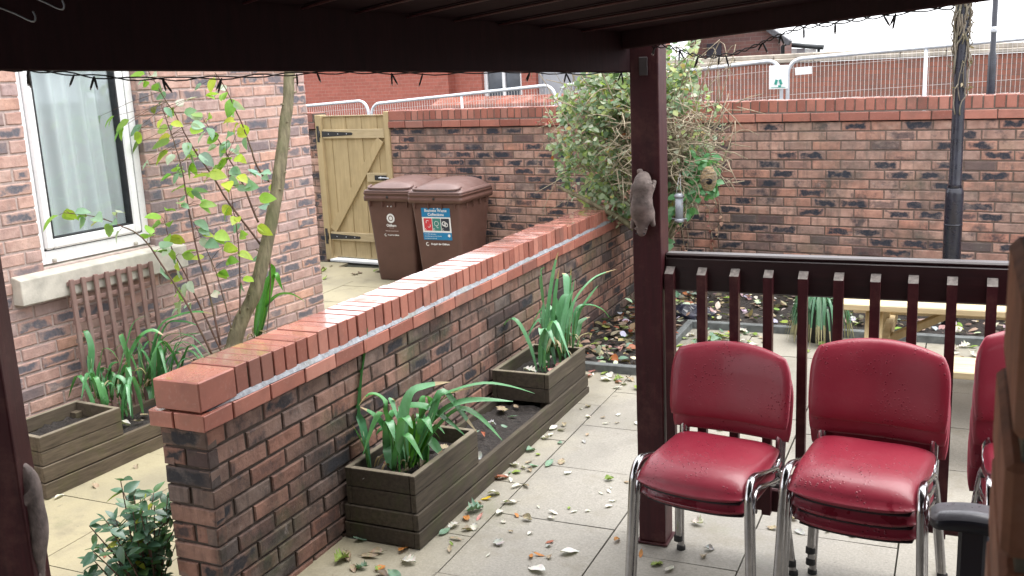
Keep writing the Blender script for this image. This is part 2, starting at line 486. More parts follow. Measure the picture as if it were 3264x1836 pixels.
M['twig'] = bark_mat('red brown twig', (.15, .085, .066), (.07, .042, .034))
M['bushtwig'] = bark_mat('tangled twig', (.40, .34, .25), (.16, .13, .09))
M['leaf'] = leaf_mat('leaf', .42, .40, .45)
M['strap'] = leaf_mat('strap leaf', .25, .27, .55)
M['dryleaf'] = leaf_mat('fallen leaf', .12, .5, .35)
def soil_mat():
    t = NT('wet soil'); v = t.coord(); n = t.noise(v, 40, 6, .7); b = t.noise(v, 8, 4)
    c = t.ramp(n, [(.3, (.010, .008, .008)), (.6, (.035, .028, .024)), (.8, (.085, .07, .06))])
    return t.done(t.pbsdf(c, t.mrange(b, .35, .65, .45, .9), 0, t.bump(n, .9, .03), .4))
M['soil'] = soil_mat()
def slab_mat():
    t = NT('concrete paving slab'); v = t.coord(); _, r1, r2, r3 = t.rc()
    f = t.noise(v, 95, 4, .7); m = t.noise(v, 14, 5, .6); b = t.noise(v, 1.3, 5, .6)
    base = t.ramp(f, [(.26, (.170, .158, .138)), (.5, (.248, .232, .202)), (.74, (.322, .303, .268))])
    base = t.mix(t.mrange(r1, 0, 1, 0, .30), base, (.27, .25, .205))
    vo = t.n('ShaderNodeTexVoronoi'); vo.inputs['Scale'].default_value = 130; t.l(v, vo.inputs['Vector'])
    base = t.mix(t.mrange(vo.outputs['Distance'], .12, .3, .5, 0), base, (.15, .135, .12))
    base = t.mix(t.mrange(m, .5, .78, 0, .35), base, (.235, .215, .185))
    # yellow-green algae, strongest on the house side and by the planters
    sx = t.n('ShaderNodeSeparateXYZ'); t.l(v, sx.inputs[0])
    xs = t.math('ADD', sx.outputs[0], t.math('MULTIPLY', t.math('SUBTRACT', b, .5), .9))
    alg = t.mrange(xs, -2.75, -1.75, 1, 0)
    base = t.mix(t.math('MULTIPLY', alg, .62), base, (.335, .29, .155))
    far = t.mrange(sx.outputs[1], 5.6, 7.0, 0, .35)
    base = t.mix(far, base, (.30, .275, .205))
    wet = t.mrange(b, .46, .62, 0, 1)
    base = t.mix(t.math('MULTIPLY', wet, .38), base, (.15, .142, .13))
    st = t.noise(v, 4.5, 6, .7)
    base = t.mix(t.mrange(st, .53, .68, 0, .5), base, (.165, .145, .105))
    base = t.mix(t.mrange(t.noise(v, 2.2, 6, .7), .60, .72, 0, .35), base, (.17, .18, .10))
    sp_ = t.noise(v, 26, 3); base = t.mix(t.mrange(sp_, .70, .76, 0, .6), base, (.10, .09, .075))
    rr = t.math('SUBTRACT', .62, t.math('MULTIPLY', wet, .22))
    return t.done(t.pbsdf(base, rr, 0, t.bump(t.math('ADD', f, m), .3, .003), .4))
M['slab'] = slab_mat()
M['joint'] = plain('dark mossy joint', (.040, .041, .026), .95, var=.45, scale=14)
M['asphalt'] = plain('asphalt', (.055, .055, .058), .9, var=.25, scale=40, bump=.3)
M['kerb'] = plain('slate grey edging', (.115, .125, .125), .6, var=.25, scale=20, bump=.25)
M['lamp'] = plain('black lamp paint', (.020, .021, .034), .30, var=.25, scale=10, spec=.6, bump=.05)
M['ivy'] = bark_mat('dead ivy stem', (.27, .235, .19), (.12, .10, .08))
M['stone_grey'] = plain('weathered grey resin', (.20, .155, .14), .75, var=.35, scale=22, bump=.5, bscale=90)
M['nest'] = bark_mat('woven grass', (.36, .27, .16), (.12, .085, .05), (30, 30, 90))
M['dark'] = plain('dark hole', (.004, .004, .004), 1.0)
M['feedercap'] = plain('feeder metal', (.26, .27, .30), .4, metal=.6)
M['sack'] = plain('dark blue plastic', (.012, .013, .03), .35, var=.3, spec=.6)
M['pot'] = plain('dark pot', (.025, .025, .026), .6)
M['stonecoping'] = plain('pale stone coping', (.42, .37, .31), .8, var=.2, scale=6, bump=.3)
M['signwhite'] = plain('sign white', (.82, .84, .84), .4, var=.02)
M['signgreen'] = plain('sign green', (.03, .30, .24), .4, var=.02)
M['cable'] = plain('black cable', (.012, .010, .010), .55)
M['ledwarm'] = plain('clear led cap', (.35, .30, .28), .25, var=.2, spec=.7)
M['slate'] = plain('slate roof', (.09, .09, .10), .6, var=.3, scale=30)
M['gutter'] = plain('dark gutter', (.03, .035, .038), .5)
def farbrick(name, c1, c2, mort, bw=.225, bh=.075, mix=.5, soot=(.2, .1, .08), sootamt=.3):
    t = NT(name); tc = t.n('ShaderNodeTexCoord'); sp = t.n('ShaderNodeSeparateXYZ'); cb = t.n('ShaderNodeCombineXYZ')
    t.l(tc.outputs['Object'], sp.inputs[0]); t.l(t.math('ADD', sp.outputs[0], sp.outputs[1]), cb.inputs[0]); t.l(sp.outputs[2], cb.inputs[1])
    b = t.n('ShaderNodeTexBrick'); t.l(cb.outputs[0], b.inputs['Vector'])
    b.inputs['Scale'].default_value = 1; b.inputs['Brick Width'].default_value = bw; b.inputs['Row Height'].default_value = bh
    b.inputs['Mortar Size'].default_value = .005; b.inputs['Mortar Smooth'].default_value = .3
    b.inputs['Color1'].default_value = (*c1, 1); b.inputs['Color2'].default_value = (*c2, 1); b.inputs['Mortar'].default_value = (*mort, 1)
    n = t.noise(tc.outputs['Object'], 1.7, 6, .65)
    c = t.mix(t.mrange(n, .45, .75, 0, sootamt), b.outputs['Color'], soot)
    c = t.mix(t.mrange(t.noise(tc.outputs['Object'], 14, 4), .4, .7, 0, .35), c, t.mix(1.0, c, (.6, .58, .58), 'MULTIPLY'))
    return t.done(t.pbsdf(c, .85, 0, t.bump(b.outputs['Fac'], -.3, .004), .3))
M['far_red'] = farbrick('far red brick', (.42, .135, .10), (.36, .115, .085), (.40, .21, .17), soot=(.30, .10, .075))
M['far_wall'] = farbrick('far wall brick', (.33, .125, .085), (.24, .11, .085), (.17, .12, .10), soot=(.12, .075, .06), sootamt=.7)
M['far_dark'] = farbrick('far house brick', (.20, .10, .085), (.15, .085, .08), (.20, .16, .15), soot=(.09, .06, .055), sootamt=.6)

M['mortar_pier'] = mortar_mat('mossy mortar', (.33, .31, .245))

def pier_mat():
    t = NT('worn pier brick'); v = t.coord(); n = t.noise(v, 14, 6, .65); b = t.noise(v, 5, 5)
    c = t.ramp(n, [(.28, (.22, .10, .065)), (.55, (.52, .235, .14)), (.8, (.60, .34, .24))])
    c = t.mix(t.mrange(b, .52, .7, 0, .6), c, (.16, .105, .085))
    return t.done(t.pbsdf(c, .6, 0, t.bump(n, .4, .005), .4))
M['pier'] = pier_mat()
# ------------------------------------------------------------------ camera
cam_d = bpy.data.cameras.new('camera'); cam = bpy.data.objects.new('camera', cam_d); COL.objects.link(cam)
cam_d.sensor_width = 36.0; cam_d.lens = 34.94; cam_d.clip_start = .05; cam_d.clip_end = 2000
right = V((0.911747, 0.408100, -0.046596)); upv = V((-0.044491, 0.210891, 0.976497)); fwd = V((-0.408335, 0.888245, -0.210436))
cam.matrix_world = Matrix(((right.x, upv.x, -fwd.x, 0), (right.y, upv.y, -fwd.y, 0), (right.z, upv.z, -fwd.z, 1.90), (0, 0, 0, 1)))
cam_d.dof.use_dof = True; cam_d.dof.focus_distance = 4.4; cam_d.dof.aperture_fstop = 13
sc.camera = cam

# ------------------------------------------------------------------ sky and light
w = bpy.data.worlds.new('World'); sc.world = w; w.use_nodes = True
nt = w.node_tree; nt.nodes.clear()
wo = nt.nodes.new('ShaderNodeOutputWorld'); bg = nt.nodes.new('ShaderNodeBackground')
sky = nt.nodes.new('ShaderNodeTexSky'); sky.sky_type = 'NISHITA'; sky.sun_disc = False
SUN_EL, SUN_AZ = 48, 155
sky.sun_elevation = R(SUN_EL); sky.sun_rotation = R(SUN_AZ); sky.air_density = 1.0; sky.dust_density = 2.0; sky.ozone_density = 1.0
hs = nt.nodes.new('ShaderNodeHueSaturation'); hs.inputs['Saturation'].default_value = .10; hs.inputs['Value'].default_value = .8
nt.links.new(sky.outputs[0], hs.inputs['Color']); mxs = nt.nodes.new('ShaderNodeMix'); mxs.data_type = 'RGBA'; mxs.inputs[0].default_value = .80; mxs.inputs[7].default_value = (2.55, 2.58, 2.68, 1)
nt.links.new(hs.outputs[0], mxs.inputs[6]); nt.links.new(mxs.outputs[2], bg.inputs[0]); nt.links.new(bg.outputs[0], wo.inputs[0])
bg.inputs[1].default_value = .15
sd = bpy.data.lights.new('sun', 'SUN'); sd.energy = .8; sd.angle = R(50); sd.color = (1, .97, .93)
so = bpy.data.objects.new('sun', sd); COL.objects.link(so)
# light comes from high over the left back of the yard
ld = V((math.sin(R(SUN_AZ)) * math.cos(R(SUN_EL)), math.cos(R(SUN_AZ)) * math.cos(R(SUN_EL)), math.sin(R(SUN_EL))))
SUN_DIR = V((.22, .16, .95)).normalized()
so.rotation_euler = SUN_DIR.to_track_quat('Z', 'Y').to_euler()
sky.sun_elevation = math.asin(SUN_DIR.z); sky.sun_rotation = math.atan2(SUN_DIR.x, SUN_DIR.y)
sc.view_settings.view_transform = 'Standard'; sc.view_settings.look = 'None'
sc.view_settings.exposure = 2.7; sc.view_settings.gamma = 1.0
sc.cycles.use_denoising = True
sc.cycles.max_bounces = 8; sc.cycles.diffuse_bounces = 4; sc.cycles.transparent_max_bounces = 12

# ------------------------------------------------------------------ ground
g = MB()
ys = [-200, -3, 8.2, 300]
for i in range(3):
    z0, z1 = gz(ys[i]) - .03, gz(ys[i + 1]) - .03
    g.quad((-250, ys[i], z0), (250, ys[i], z0), (250, ys[i + 1], z1), (-250, ys[i + 1], z1))
tag(g.build('ground', M['joint']), kind='structure')
g = MB()
P0 = .578
for ci in range(-12, 8):
    x0 = -1.33 + ci * P0; x1 = x0 + P0
    off = {0: 3.67, 1: 4.055, 2: 3.78, -1: 3.855, -2: 3.60, -3: 3.42, -4: 3.36}.get(ci, 3.5 + (ci * .37 % .57))
    for rj in range(-12, 10):
        y0 = off + rj * P0; y1 = y0 + P0
        if y1 > 8.95 or y0 < -2.6: continue
        zc = gz((y0 + y1) / 2) + random.uniform(-.0012, .0012)
        gap = random.uniform(.0026, .0042)
        if rj % 2 and random.random() < .3: gap = .0015
        tl = random.uniform(-.0015, .0015)
        rc = (random.random(), random.random(), random.random())
        a, b_, c, d = x0 + gap, x1 - gap, y0 + gap, y1 - gap
        s_ = .02 * P0 / 2
        top = [(a, c, zc - s_ + tl), (b_, c, zc - s_ - tl), (b_, d, zc + s_ - tl), (a, d, zc + s_ + tl)]
        ti = [g.vert(p) for p in top]; bi = [g.vert((p[0], p[1], p[2] - .022)) for p in top]
        g.face(ti, rc=rc)
        for k in range(4): g.face((ti[k], bi[k], bi[(k + 1) % 4], ti[(k + 1) % 4]), rc=rc)
tag(g.build('paving', M['slab']), kind='structure')

# ------------------------------------------------------------------ brickwork
def brick(mb, o, u, n, s0, s1, z0, z1, dep=.05, j=.0022, ch=.005, prot=.0026):
    """one brick with chamfered face; o origin, u along, n outward"""
    rc = (random.random(), random.random(), random.random())
    off = random.uniform(-prot, prot)
    def P(s, z, d): return o + u * s + UP * z + n * d
    q = [(s0, z0), (s1, z0), (s1, z1), (s0, z1)]
    q = [(s + random.uniform(-j, j), z + random.uniform(-j, j)) for s, z in q]
    sg = [(1, 1), (-1, 1), (-1, -1), (1, -1)]
    f = [mb.vert(P(s + a * ch, z + b * ch, off + random.uniform(-.0008, .0008))) for (s, z), (a, b) in zip(q, sg)]
    e = [mb.vert(P(s, z, off - ch * .9)) for s, z in q]
    bk = [mb.vert(P(s, z, -dep)) for s, z in q]
    c = .04
    mb.face(f, rc=rc, uv=[(c, c), (1 - c, c), (1 - c, 1 - c), (c, 1 - c)])
    cu = [(0, 0), (1, 0), (1, 1), (0, 1)]
    fu = [(c, c), (1 - c, c), (1 - c, 1 - c), (c, 1 - c)]
    for k in range(4):
        k2 = (k + 1) % 4
        mb.face((f[k], f[k2], e[k2], e[k])[::-1], rc=rc, uv=[cu[k], cu[k2], fu[k2], fu[k]])
        mb.face((e[k], e[k2], bk[k2], bk[k])[::-1], rc=rc, uv=[cu[k]] * 4)

def bond(mb, o, u, n, L, ztop, ncourse, h, first, holes=(), mort=.011, dep=.05, j=.0022, prot=.0026):
    """running bond; first(k) gives the length of the first brick of course k (counted from the top)"""
    for k in range(ncourse):
        zt = ztop - k * h - mort / 2; zb = ztop - (k + 1) * h + mort / 2
        zm = (zt + zb) / 2
        s = 0.0; fl = first(k); ln = fl
        while s < L:
            e = min(s + ln, L)
            a, b = s + mort / 2, e - mort / 2
            if s == 0: a = 0.0
            if e == L: b = L
            segs = [(a, b)]
            for (h0, h1, hz0, hz1) in holes:
                if hz0 < zm < hz1:
                    ns = []
                    for (p, q) in segs:
                        if q <= h0 or p >= h1: ns.append((p, q)); continue
                        if p < h0: ns.append((p, h0))
                        if q > h1: ns.append((h1, q))
                    segs = ns
            for (p, q) in segs:
                if q - p > .02: brick(mb, o, u, n, p, q, zb, zt, dep, j, prot=prot)
            s = e; ln = .225

X_ = V((1, 0, 0)); Y_ = V((0, 1, 0))
H1 = .0763
# ---- low wall -----------------------------------------------------
lw = thing('garden_wall', 'low weathered brick garden wall with red brick coping running behind the dark planter', 'wall', (-2.56, 2.635, -.1))
LWX = -2.46; LWB = -2.675; LWY = 2.635; LWE = 8.36; LWT = .686
m = MB()
bond(m, V((LWX, LWY, 0)), Y_, X_, LWE - LWY, LWT, 11, H1, lambda k: (.215 if k % 2 else .1075), prot=.0028, j=.002)
for k in range(11):
    zt = LWT - k * H1 - .0055; zb = LWT - (k + 1) * H1 + .0055
    if k % 2:
        brick(m, V((LWB, LWY, 0)), X_, -Y_, 0, .102, zb, zt, prot=.003); brick(m, V((LWB, LWY, 0)), X_, -Y_, .113, .215, zb, zt, prot=.003)
    else:
        brick(m, V((LWB, LWY, 0)), X_, -Y_, 0, .215, zb, zt, prot=.003)
bond(m, V((LWB, LWE, 0)), -Y_, -X_, LWE - LWY, LWT, 11, H1, lambda k: (.1075 if k % 2 else .215))
m.build('brickwork', M['brick_low'], lw, fixn=True)
m = MB()
m.box(((LWX + LWB) / 2, (LWY + LWE) / 2, LWT / 2 - .09), (LWX - LWB - .018, LWE - LWY - .018, LWT + .17))
m.build('mortar', M['mortar_low'], lw)
m = MB()   # oversailing course
z0, z1 = LWT + .006, LWT + .068
def over(mb, o, u, n, L, z0, z1, h, first=.215, dep=.10):
    s = 0; ln = first
    while s < L - .01:
        e = min(s + ln, L)
        brick(mb, o, u, n, s + (.004 if s else 0), e - .004, z0, z1, dep, j=.0016, ch=.0035, prot=.002)
        s = e; ln = .225
over(m, V((-2.4365, 2.61, 0)), Y_, X_, LWE - 2.61, z0, z1, 0, .16, .12)
over(m, V((-2.70, 2.61, 0)), X_, -Y_, .2635, z0, z1, 0, .118, .12)
over(m, V((-2.70, LWE, 0)), -Y_, -X_, LWE - 2.61, z0, z1, 0, .2, .10)
m.build('oversailing_course', M['red'], lw, fixn=True)
m = MB()
m.box((-2.568, (2.62 + LWE) / 2, LWT + .034), (.225, LWE - 2.64, .064))
m.build('bedding', M['mortar_low'], lw)
m = MB()   # coping: end block then bricks on edge
CZ0, CZ1 = LWT + .076, LWT + .190
m.box((-2.5575, 2.61 + .105, (CZ0 + CZ1) / 2), (.215, .20, CZ1 - CZ0), bev=.005)
y = 2.82
while y < LWE - .02:
    dz = (-.014 if y > 6.25 else 0) + random.uniform(-.003, .003)
    m.box((-2.5575 + random.uniform(-.003, .003), y + .035, (CZ0 + CZ1) / 2 + dz), (.215, .0665, CZ1 - CZ0), Euler((random.uniform(-.006, .006), 0, random.uniform(-.01, .01))), bev=.0025)
    y += .0755
m.build('coping', M['red'], lw)
m = MB()
m.box((-2.5575, (2.65 + LWE) / 2, (CZ0 + CZ1) / 2 - .010), (.197, LWE - 2.66, CZ1 - CZ0 - .020))
m.build('coping_mortar', M['joint'], lw)
m = MB()   # wet cement fillet along the ledge
N = 150; prev = None
for i in range(N + 1):
    yy = 2.66 + (LWE - 2.68) * i / N
    ed = .006 * noise.noise(V((yy * 5, 1.3, 0))) + .004 * noise.noise(V((yy * 23, 4.3, 0))) + random.uniform(-.002, .002)
    taper = min(1, (i + .3) / 5)
    a = m.vert((-2.4405 + ed - .011 * (1 - taper), yy, LWT + .0695)); b = m.vert((-2.4515, yy, LWT + .0695 + (.020 + ed) * taper))
    c = m.vert((-2.50, yy, LWT + .068))
    if prev: m.face((prev[0], a, b, prev[1]), sm=False); m.face((prev[1], b, c, prev[2]))
    prev = (a, b, c)
m.build('cement_fillet', M['fillet'], lw)

# ---- back wall ----------------------------------------------------
BU = V((0.991975, -0.126435, 0.000000)); BN = -V((0.126435, 0.991975, 0.000000))          # along the wall to the right / facing the yard
BD = 8.07576                                      # distance of the coping face line
def BP(s, off=0.0, z=0.0): return BU * s - BN * BD + BN * off + UP * z
ang_b = math.atan2(BU.y, BU.x)
MBk = Matrix((BU, -BN, UP)).transposed()
def back_wall(s0, s1, label, name):
    o = BP(s0)
    t = thing(name, label, 'wall', tuple(o))
    m = MB()
    o = BP(s0, -.025)
    zt = 1.414
    bond(m, o, BU, BN, s1 - s0, zt, 19, .0763, lambda k: (.1125 if k % 2 else .225), mort=.010, prot=.002, j=.0018)
    m.build('brickwork', M['brick_back'], t, fixn=True)
    m = MB(); c = BP((s0 + s1) / 2, -.025 - .112, .66)
    m.box(c, (s1 - s0 - .004, .212, 1.50), MBk); m.build('mortar', M['mortar_back'], t)
    m = MB(); over(m, BP(s0), BU, BN, s1 - s0, 1.419, 1.484, 0, .215, .1)
    m.build('oversailing_course', M['red'], t, fixn=True)
    m = MB(); m.box(BP((s0 + s1) / 2, -.137, 1.45), (s1 - s0 - .02, .25, .062), MBk)
    m.box(BP((s0 + s1) / 2, -.02, 1.490), (s1 - s0 - .02, .03, .010), MBk); m.build('bedding', M['mortar_back'], t)
    m = MB(); s = s0
    if s0 > -7 :
        m.box(BP(s + .105, -.115, 1.541), (.21, .205, .098), MBk, bev=.004); s += .2175
    while s < s1 - .03:
        m.box(BP(s + .034, -.115 + random.uniform(-.003, .003), 1.543 + random.uniform(-.003, .003)), (.0645, .205, .098), MBk @ Euler((0, random.uniform(-.012, .012), 0)).to_matrix(), bev=.004)
        s += .0757
    m.build('coping', M['red'], t)
    m = MB(); m.box(BP((s0 + s1) / 2, -.115, 1.538), (s1 - s0 - .02, .19, .09), MBk); m.build('coping_mortar', M['mortar_back'], t)
    return t
back_wall(-6.43, 2.2, 'long brown brick wall with red coping across the back of the yard', 'boundary_wall')
back_wall(-9.2, -7.43, 'short end of brick boundary wall left of the wooden gate beside the house corner', 'boundary_wall')

# ---- house ----------------------------------------------------------
HA = V((math.sin(R(5)), math.cos(R(5)), 0)); HN = V((HA.y, -HA.x, 0)); HO = V((-4.52, 6.30, 0))
def HP(s, off=0.0, z=0.0): return HO + HA * s + HN * off + UP * z
MH = Matrix((HA, -HN, UP)).transposed()      # local x along the wall away from camera, local y into the wall
hs_ = thing('brick_house', 'pinkish brick house wall with white window at the left of the yard', 'house', tuple(HP(-2, 0, -.1)))
m = MB()
W0, W1, WZ0, WZ1 = -2.36, -1.56, .955, 2.25
SL0, SL1, SLZ0, SLZ1 = -2.57, -1.38, .775, .935
holes = [(-W1, -W0, WZ0 - .01, WZ1), (-SL1, -SL0, SLZ0, SLZ1)]
hh = .0765
bond(m, HO, -HA, HN, 5.2, 3.05, 43, hh, lambda k: (.1025 if k % 2 else .215), holes, mort=.012, prot=.0018)
# reveals of the window opening
for k in range(18):
    zt = 3.05 - (10 + k) * hh
    if zt - hh < WZ0 - .02: break
    brick(m, HP(W1, 0), -HN, -HA, .004, .098, zt - hh + .006, zt - .006, .04)
    brick(m, HP(W0, -.102), HN, HA, .004, .098, zt - hh + .006, zt - .006, .04)
m.build('brickwork', M['brick_house'], hs_, fixn=True)
m = MB()
def hbox(mb, s0, s1, o0, o1, z0, z1, **k): mb.box(HP((s0 + s1) / 2, (o0 + o1) / 2, (z0 + z1) / 2), (s1 - s0, abs(o1 - o0), z1 - z0), MH, **k)
hbox(m, -5.2, W0 - .004, -.25, -.007, -.3, 3.05); hbox(m, W1 + .004, -.004, -.25, -.007, -.3, 3.05)
hbox(m, W0 - .004, W1 + .004, -.25, -.007, WZ1, 3.05); hbox(m, W0 - .004, W1 + .004, -.25, -.007, -.3, WZ0 - .012)
m.build('mortar', M['mortar_house'], hs_)
m = MB()
hbox(m, -5.2, 0, -4.0, -3.9, -.3, 3.05); hbox(m, -.25, -.003, -3.9, -.251, -.3, 3.05); hbox(m, -5.2, -4.95, -3.9, -.251, -.3, 3.05)
hbox(m, -5.2, 0, -4.0, .25, 3.05, 3.15)
m.build('inner_walls', M['room'], hs_)
m = MB()   # concrete sill with a weathered sloping top
for (a, b) in ((SL0, SL1),):
    P = [HP(a, -.10, SLZ0), HP(b, -.10, SLZ0), HP(b, -.10, .955), HP(a, -.10, .955), HP(a, .075, SLZ0), HP(b, .075, SLZ0), HP(b, .075, .918), HP(a, .075, .918)]
    i = [m.vert(p) for p in P]
    for q in ((0, 1, 2, 3), (4, 7, 6, 5), (0, 4, 5, 1), (3, 2, 6, 7), (0, 3, 7, 4), (1, 5, 6, 2)): m.face([i[k] for k in q])
so_ = m.build('window_sill', M['sill'], hs_, fixn=True)
bv = so_.modifiers.new('b', 'BEVEL'); bv.width = .006; bv.segments = 2
fr = MB(); F0 = -.045; F1 = -.105
hbox(fr, W0, W0 + .050, F1, F0, WZ0, WZ1, bev=.004); hbox(fr, W1 - .052, W1, F1, F0, WZ0, WZ1, bev=.004)
hbox(fr, W0 + .05, W1 - .052, F1, F0, WZ0, WZ0 + .075, bev=.004); hbox(fr, W0 + .05, W1 - .052, F1, F0, WZ1 - .05, WZ1, bev=.004)
fo = fr.build('window', M['upvc'], hs_)
sa = MB(); S0, S1, SZ0, SZ1 = W0 + .054, W1 - .062, WZ0 + .082, WZ1 - .055
hbox(sa, S0, S0 + .058, -.10, -.030, SZ0, SZ1, bev=.012); hbox(sa, S1 - .062, S1, -.10, -.030, SZ0, SZ1, bev=.012)
hbox(sa, S0 + .05, S1 - .05, -.0995, -.0305, SZ0, SZ0 + .062, bev=.012); hbox(sa, S0 + .05, S1 - .05, -.0995, -.0305, SZ1 - .06, SZ1, bev=.012)
sa.build('sash', M['upvc'], fo)
ga = MB()
hbox(ga, S0 + .056, S0 + .064, -.09, -.036, SZ0 + .06, SZ1 - .05); hbox(ga, S1 - .070, S1 - .060, -.09, -.036, SZ0 + .06, SZ1 - .05)
hbox(ga, S0 + .06, S1 - .06, -.089, -.037, SZ0 + .059, SZ0 + .066); hbox(ga, S1 + .001, S1 + .009, -.09, -.05, SZ0, SZ1); hbox(ga, S0, S1, -.09, -.05, SZ0 - .006, SZ0 - .001)
ga.build('gasket', M['gasket'], fo)
gl = MB(); hbox(gl, S0 + .05, S1 - .05, -.066, -.060, SZ0 + .05, SZ1 - .04); gl.build('pane', M['glass'], fo)
for s in (-2.26, -1.68):
    vv = MB(); vv.lathe(HP(s, -.040, WZ0 + .016), [(.001, .012), (.012, .010), (.014, 0), (.010, -.010), (.001, -.011)], 10)
    vv.build('drain_cap', M['sill'], fo)
# net curtain inside
m = MB(); prev = None
for i in range(161):
    t = i / 160; s = S0 - .02 + (S1 - S0 + .06) * t
    wv = .020 * math.sin(t * 46) + .012 * math.sin(t * 21 + 1) + .006 * noise.noise(V((t * 30, 0, 0)))
    col = []
    for k in range(9):
        z = .86 + 1.5 * k / 8
        col.append(m.vert(HP(s + .02 * math.sin(k * .35 + t * 2) * (1 - k / 8), -.115 + wv * .9 * (1.15 - .35 * k / 8), z)))
    if prev:
        for k in range(8): m.face((prev[k], col[k], col[k + 1], prev[k + 1]), sm=True)
    prev = col
o = m.build('net_curtain', M['curtain']); tag(o, 'white net curtain hanging in folds behind the window glass', 'curtain')
# ---- measured plant shapes (metres)
STEMS=[[(-4.084,4.505,0.329),(-4.17,4.445,0.637),(-4.267,4.371,0.909),(-4.311,4.296,1.074),(-4.363,4.198,1.158),(-4.425,4.091,1.223),(-4.527,3.961,1.265)],[(-4.133,4.646,0.306),(-4.242,4.632,0.575),(-4.323,4.618,0.792),(-4.38,4.598,0.938),(-4.414,4.596,1.114)],[(-4.074,4.575,0.368),(-4.126,4.591,0.682),(-4.174,4.586,0.905),(-4.208,4.593,1.147),(-4.222,4.593,1.324),(-4.224,4.586,1.447),(-4.244,4.574,1.582),(-4.266,4.559,1.711),(-4.284,4.543,1.825)],[(-4.017,4.625,0.469),(-4.126,4.66,0.826),(-4.265,4.667,1.128)],[(-4.071,4.781,0.516),(-4.074,4.838,0.921),(-4.103,4.856,1.213),(-4.123,4.869,1.464)],[(-4.032,5.005,0.91),(-4.208,4.942,1.196),(-4.267,4.903,1.353),(-4.338,4.857,1.504),(-4.384,4.818,1.639),(-4.411,4.785,1.76),(-4.438,4.744,1.844),(-4.463,4.708,1.95),(-4.473,4.67,2.015)],[(-4.038,5.15,1.3),(-4.086,5.11,1.393),(-4.107,5.09,1.518),(-4.136,5.07,1.659),(-4.16,5.044,1.764),(-4.186,5.017,1.873),(-4.215,4.985,1.962),(-4.214,4.953,1.994)],[(-4.057,5.027,1.054),(-4.137,4.999,1.329),(-4.158,4.958,1.431),(-4.214,4.914,1.593),(-4.26,4.862,1.704)],[(-4.112,5.172,0.821),(-4.096,5.131,0.617),(-4.102,5.062,0.339),(-4.104,5.02,0.162)]]
TRUNK=[(-4.168,4.78,0.225),(-4.161,4.806,0.323),(-4.122,4.859,0.468),(-4.06,4.921,0.612),(-4.013,5.0,0.855),(-3.969,5.09,1.148),(-3.946,5.158,1.392),(-3.933,5.216,1.612),(-3.919,5.269,1.808),(-3.92,5.307,1.968),(-3.92,5.344,2.127)]
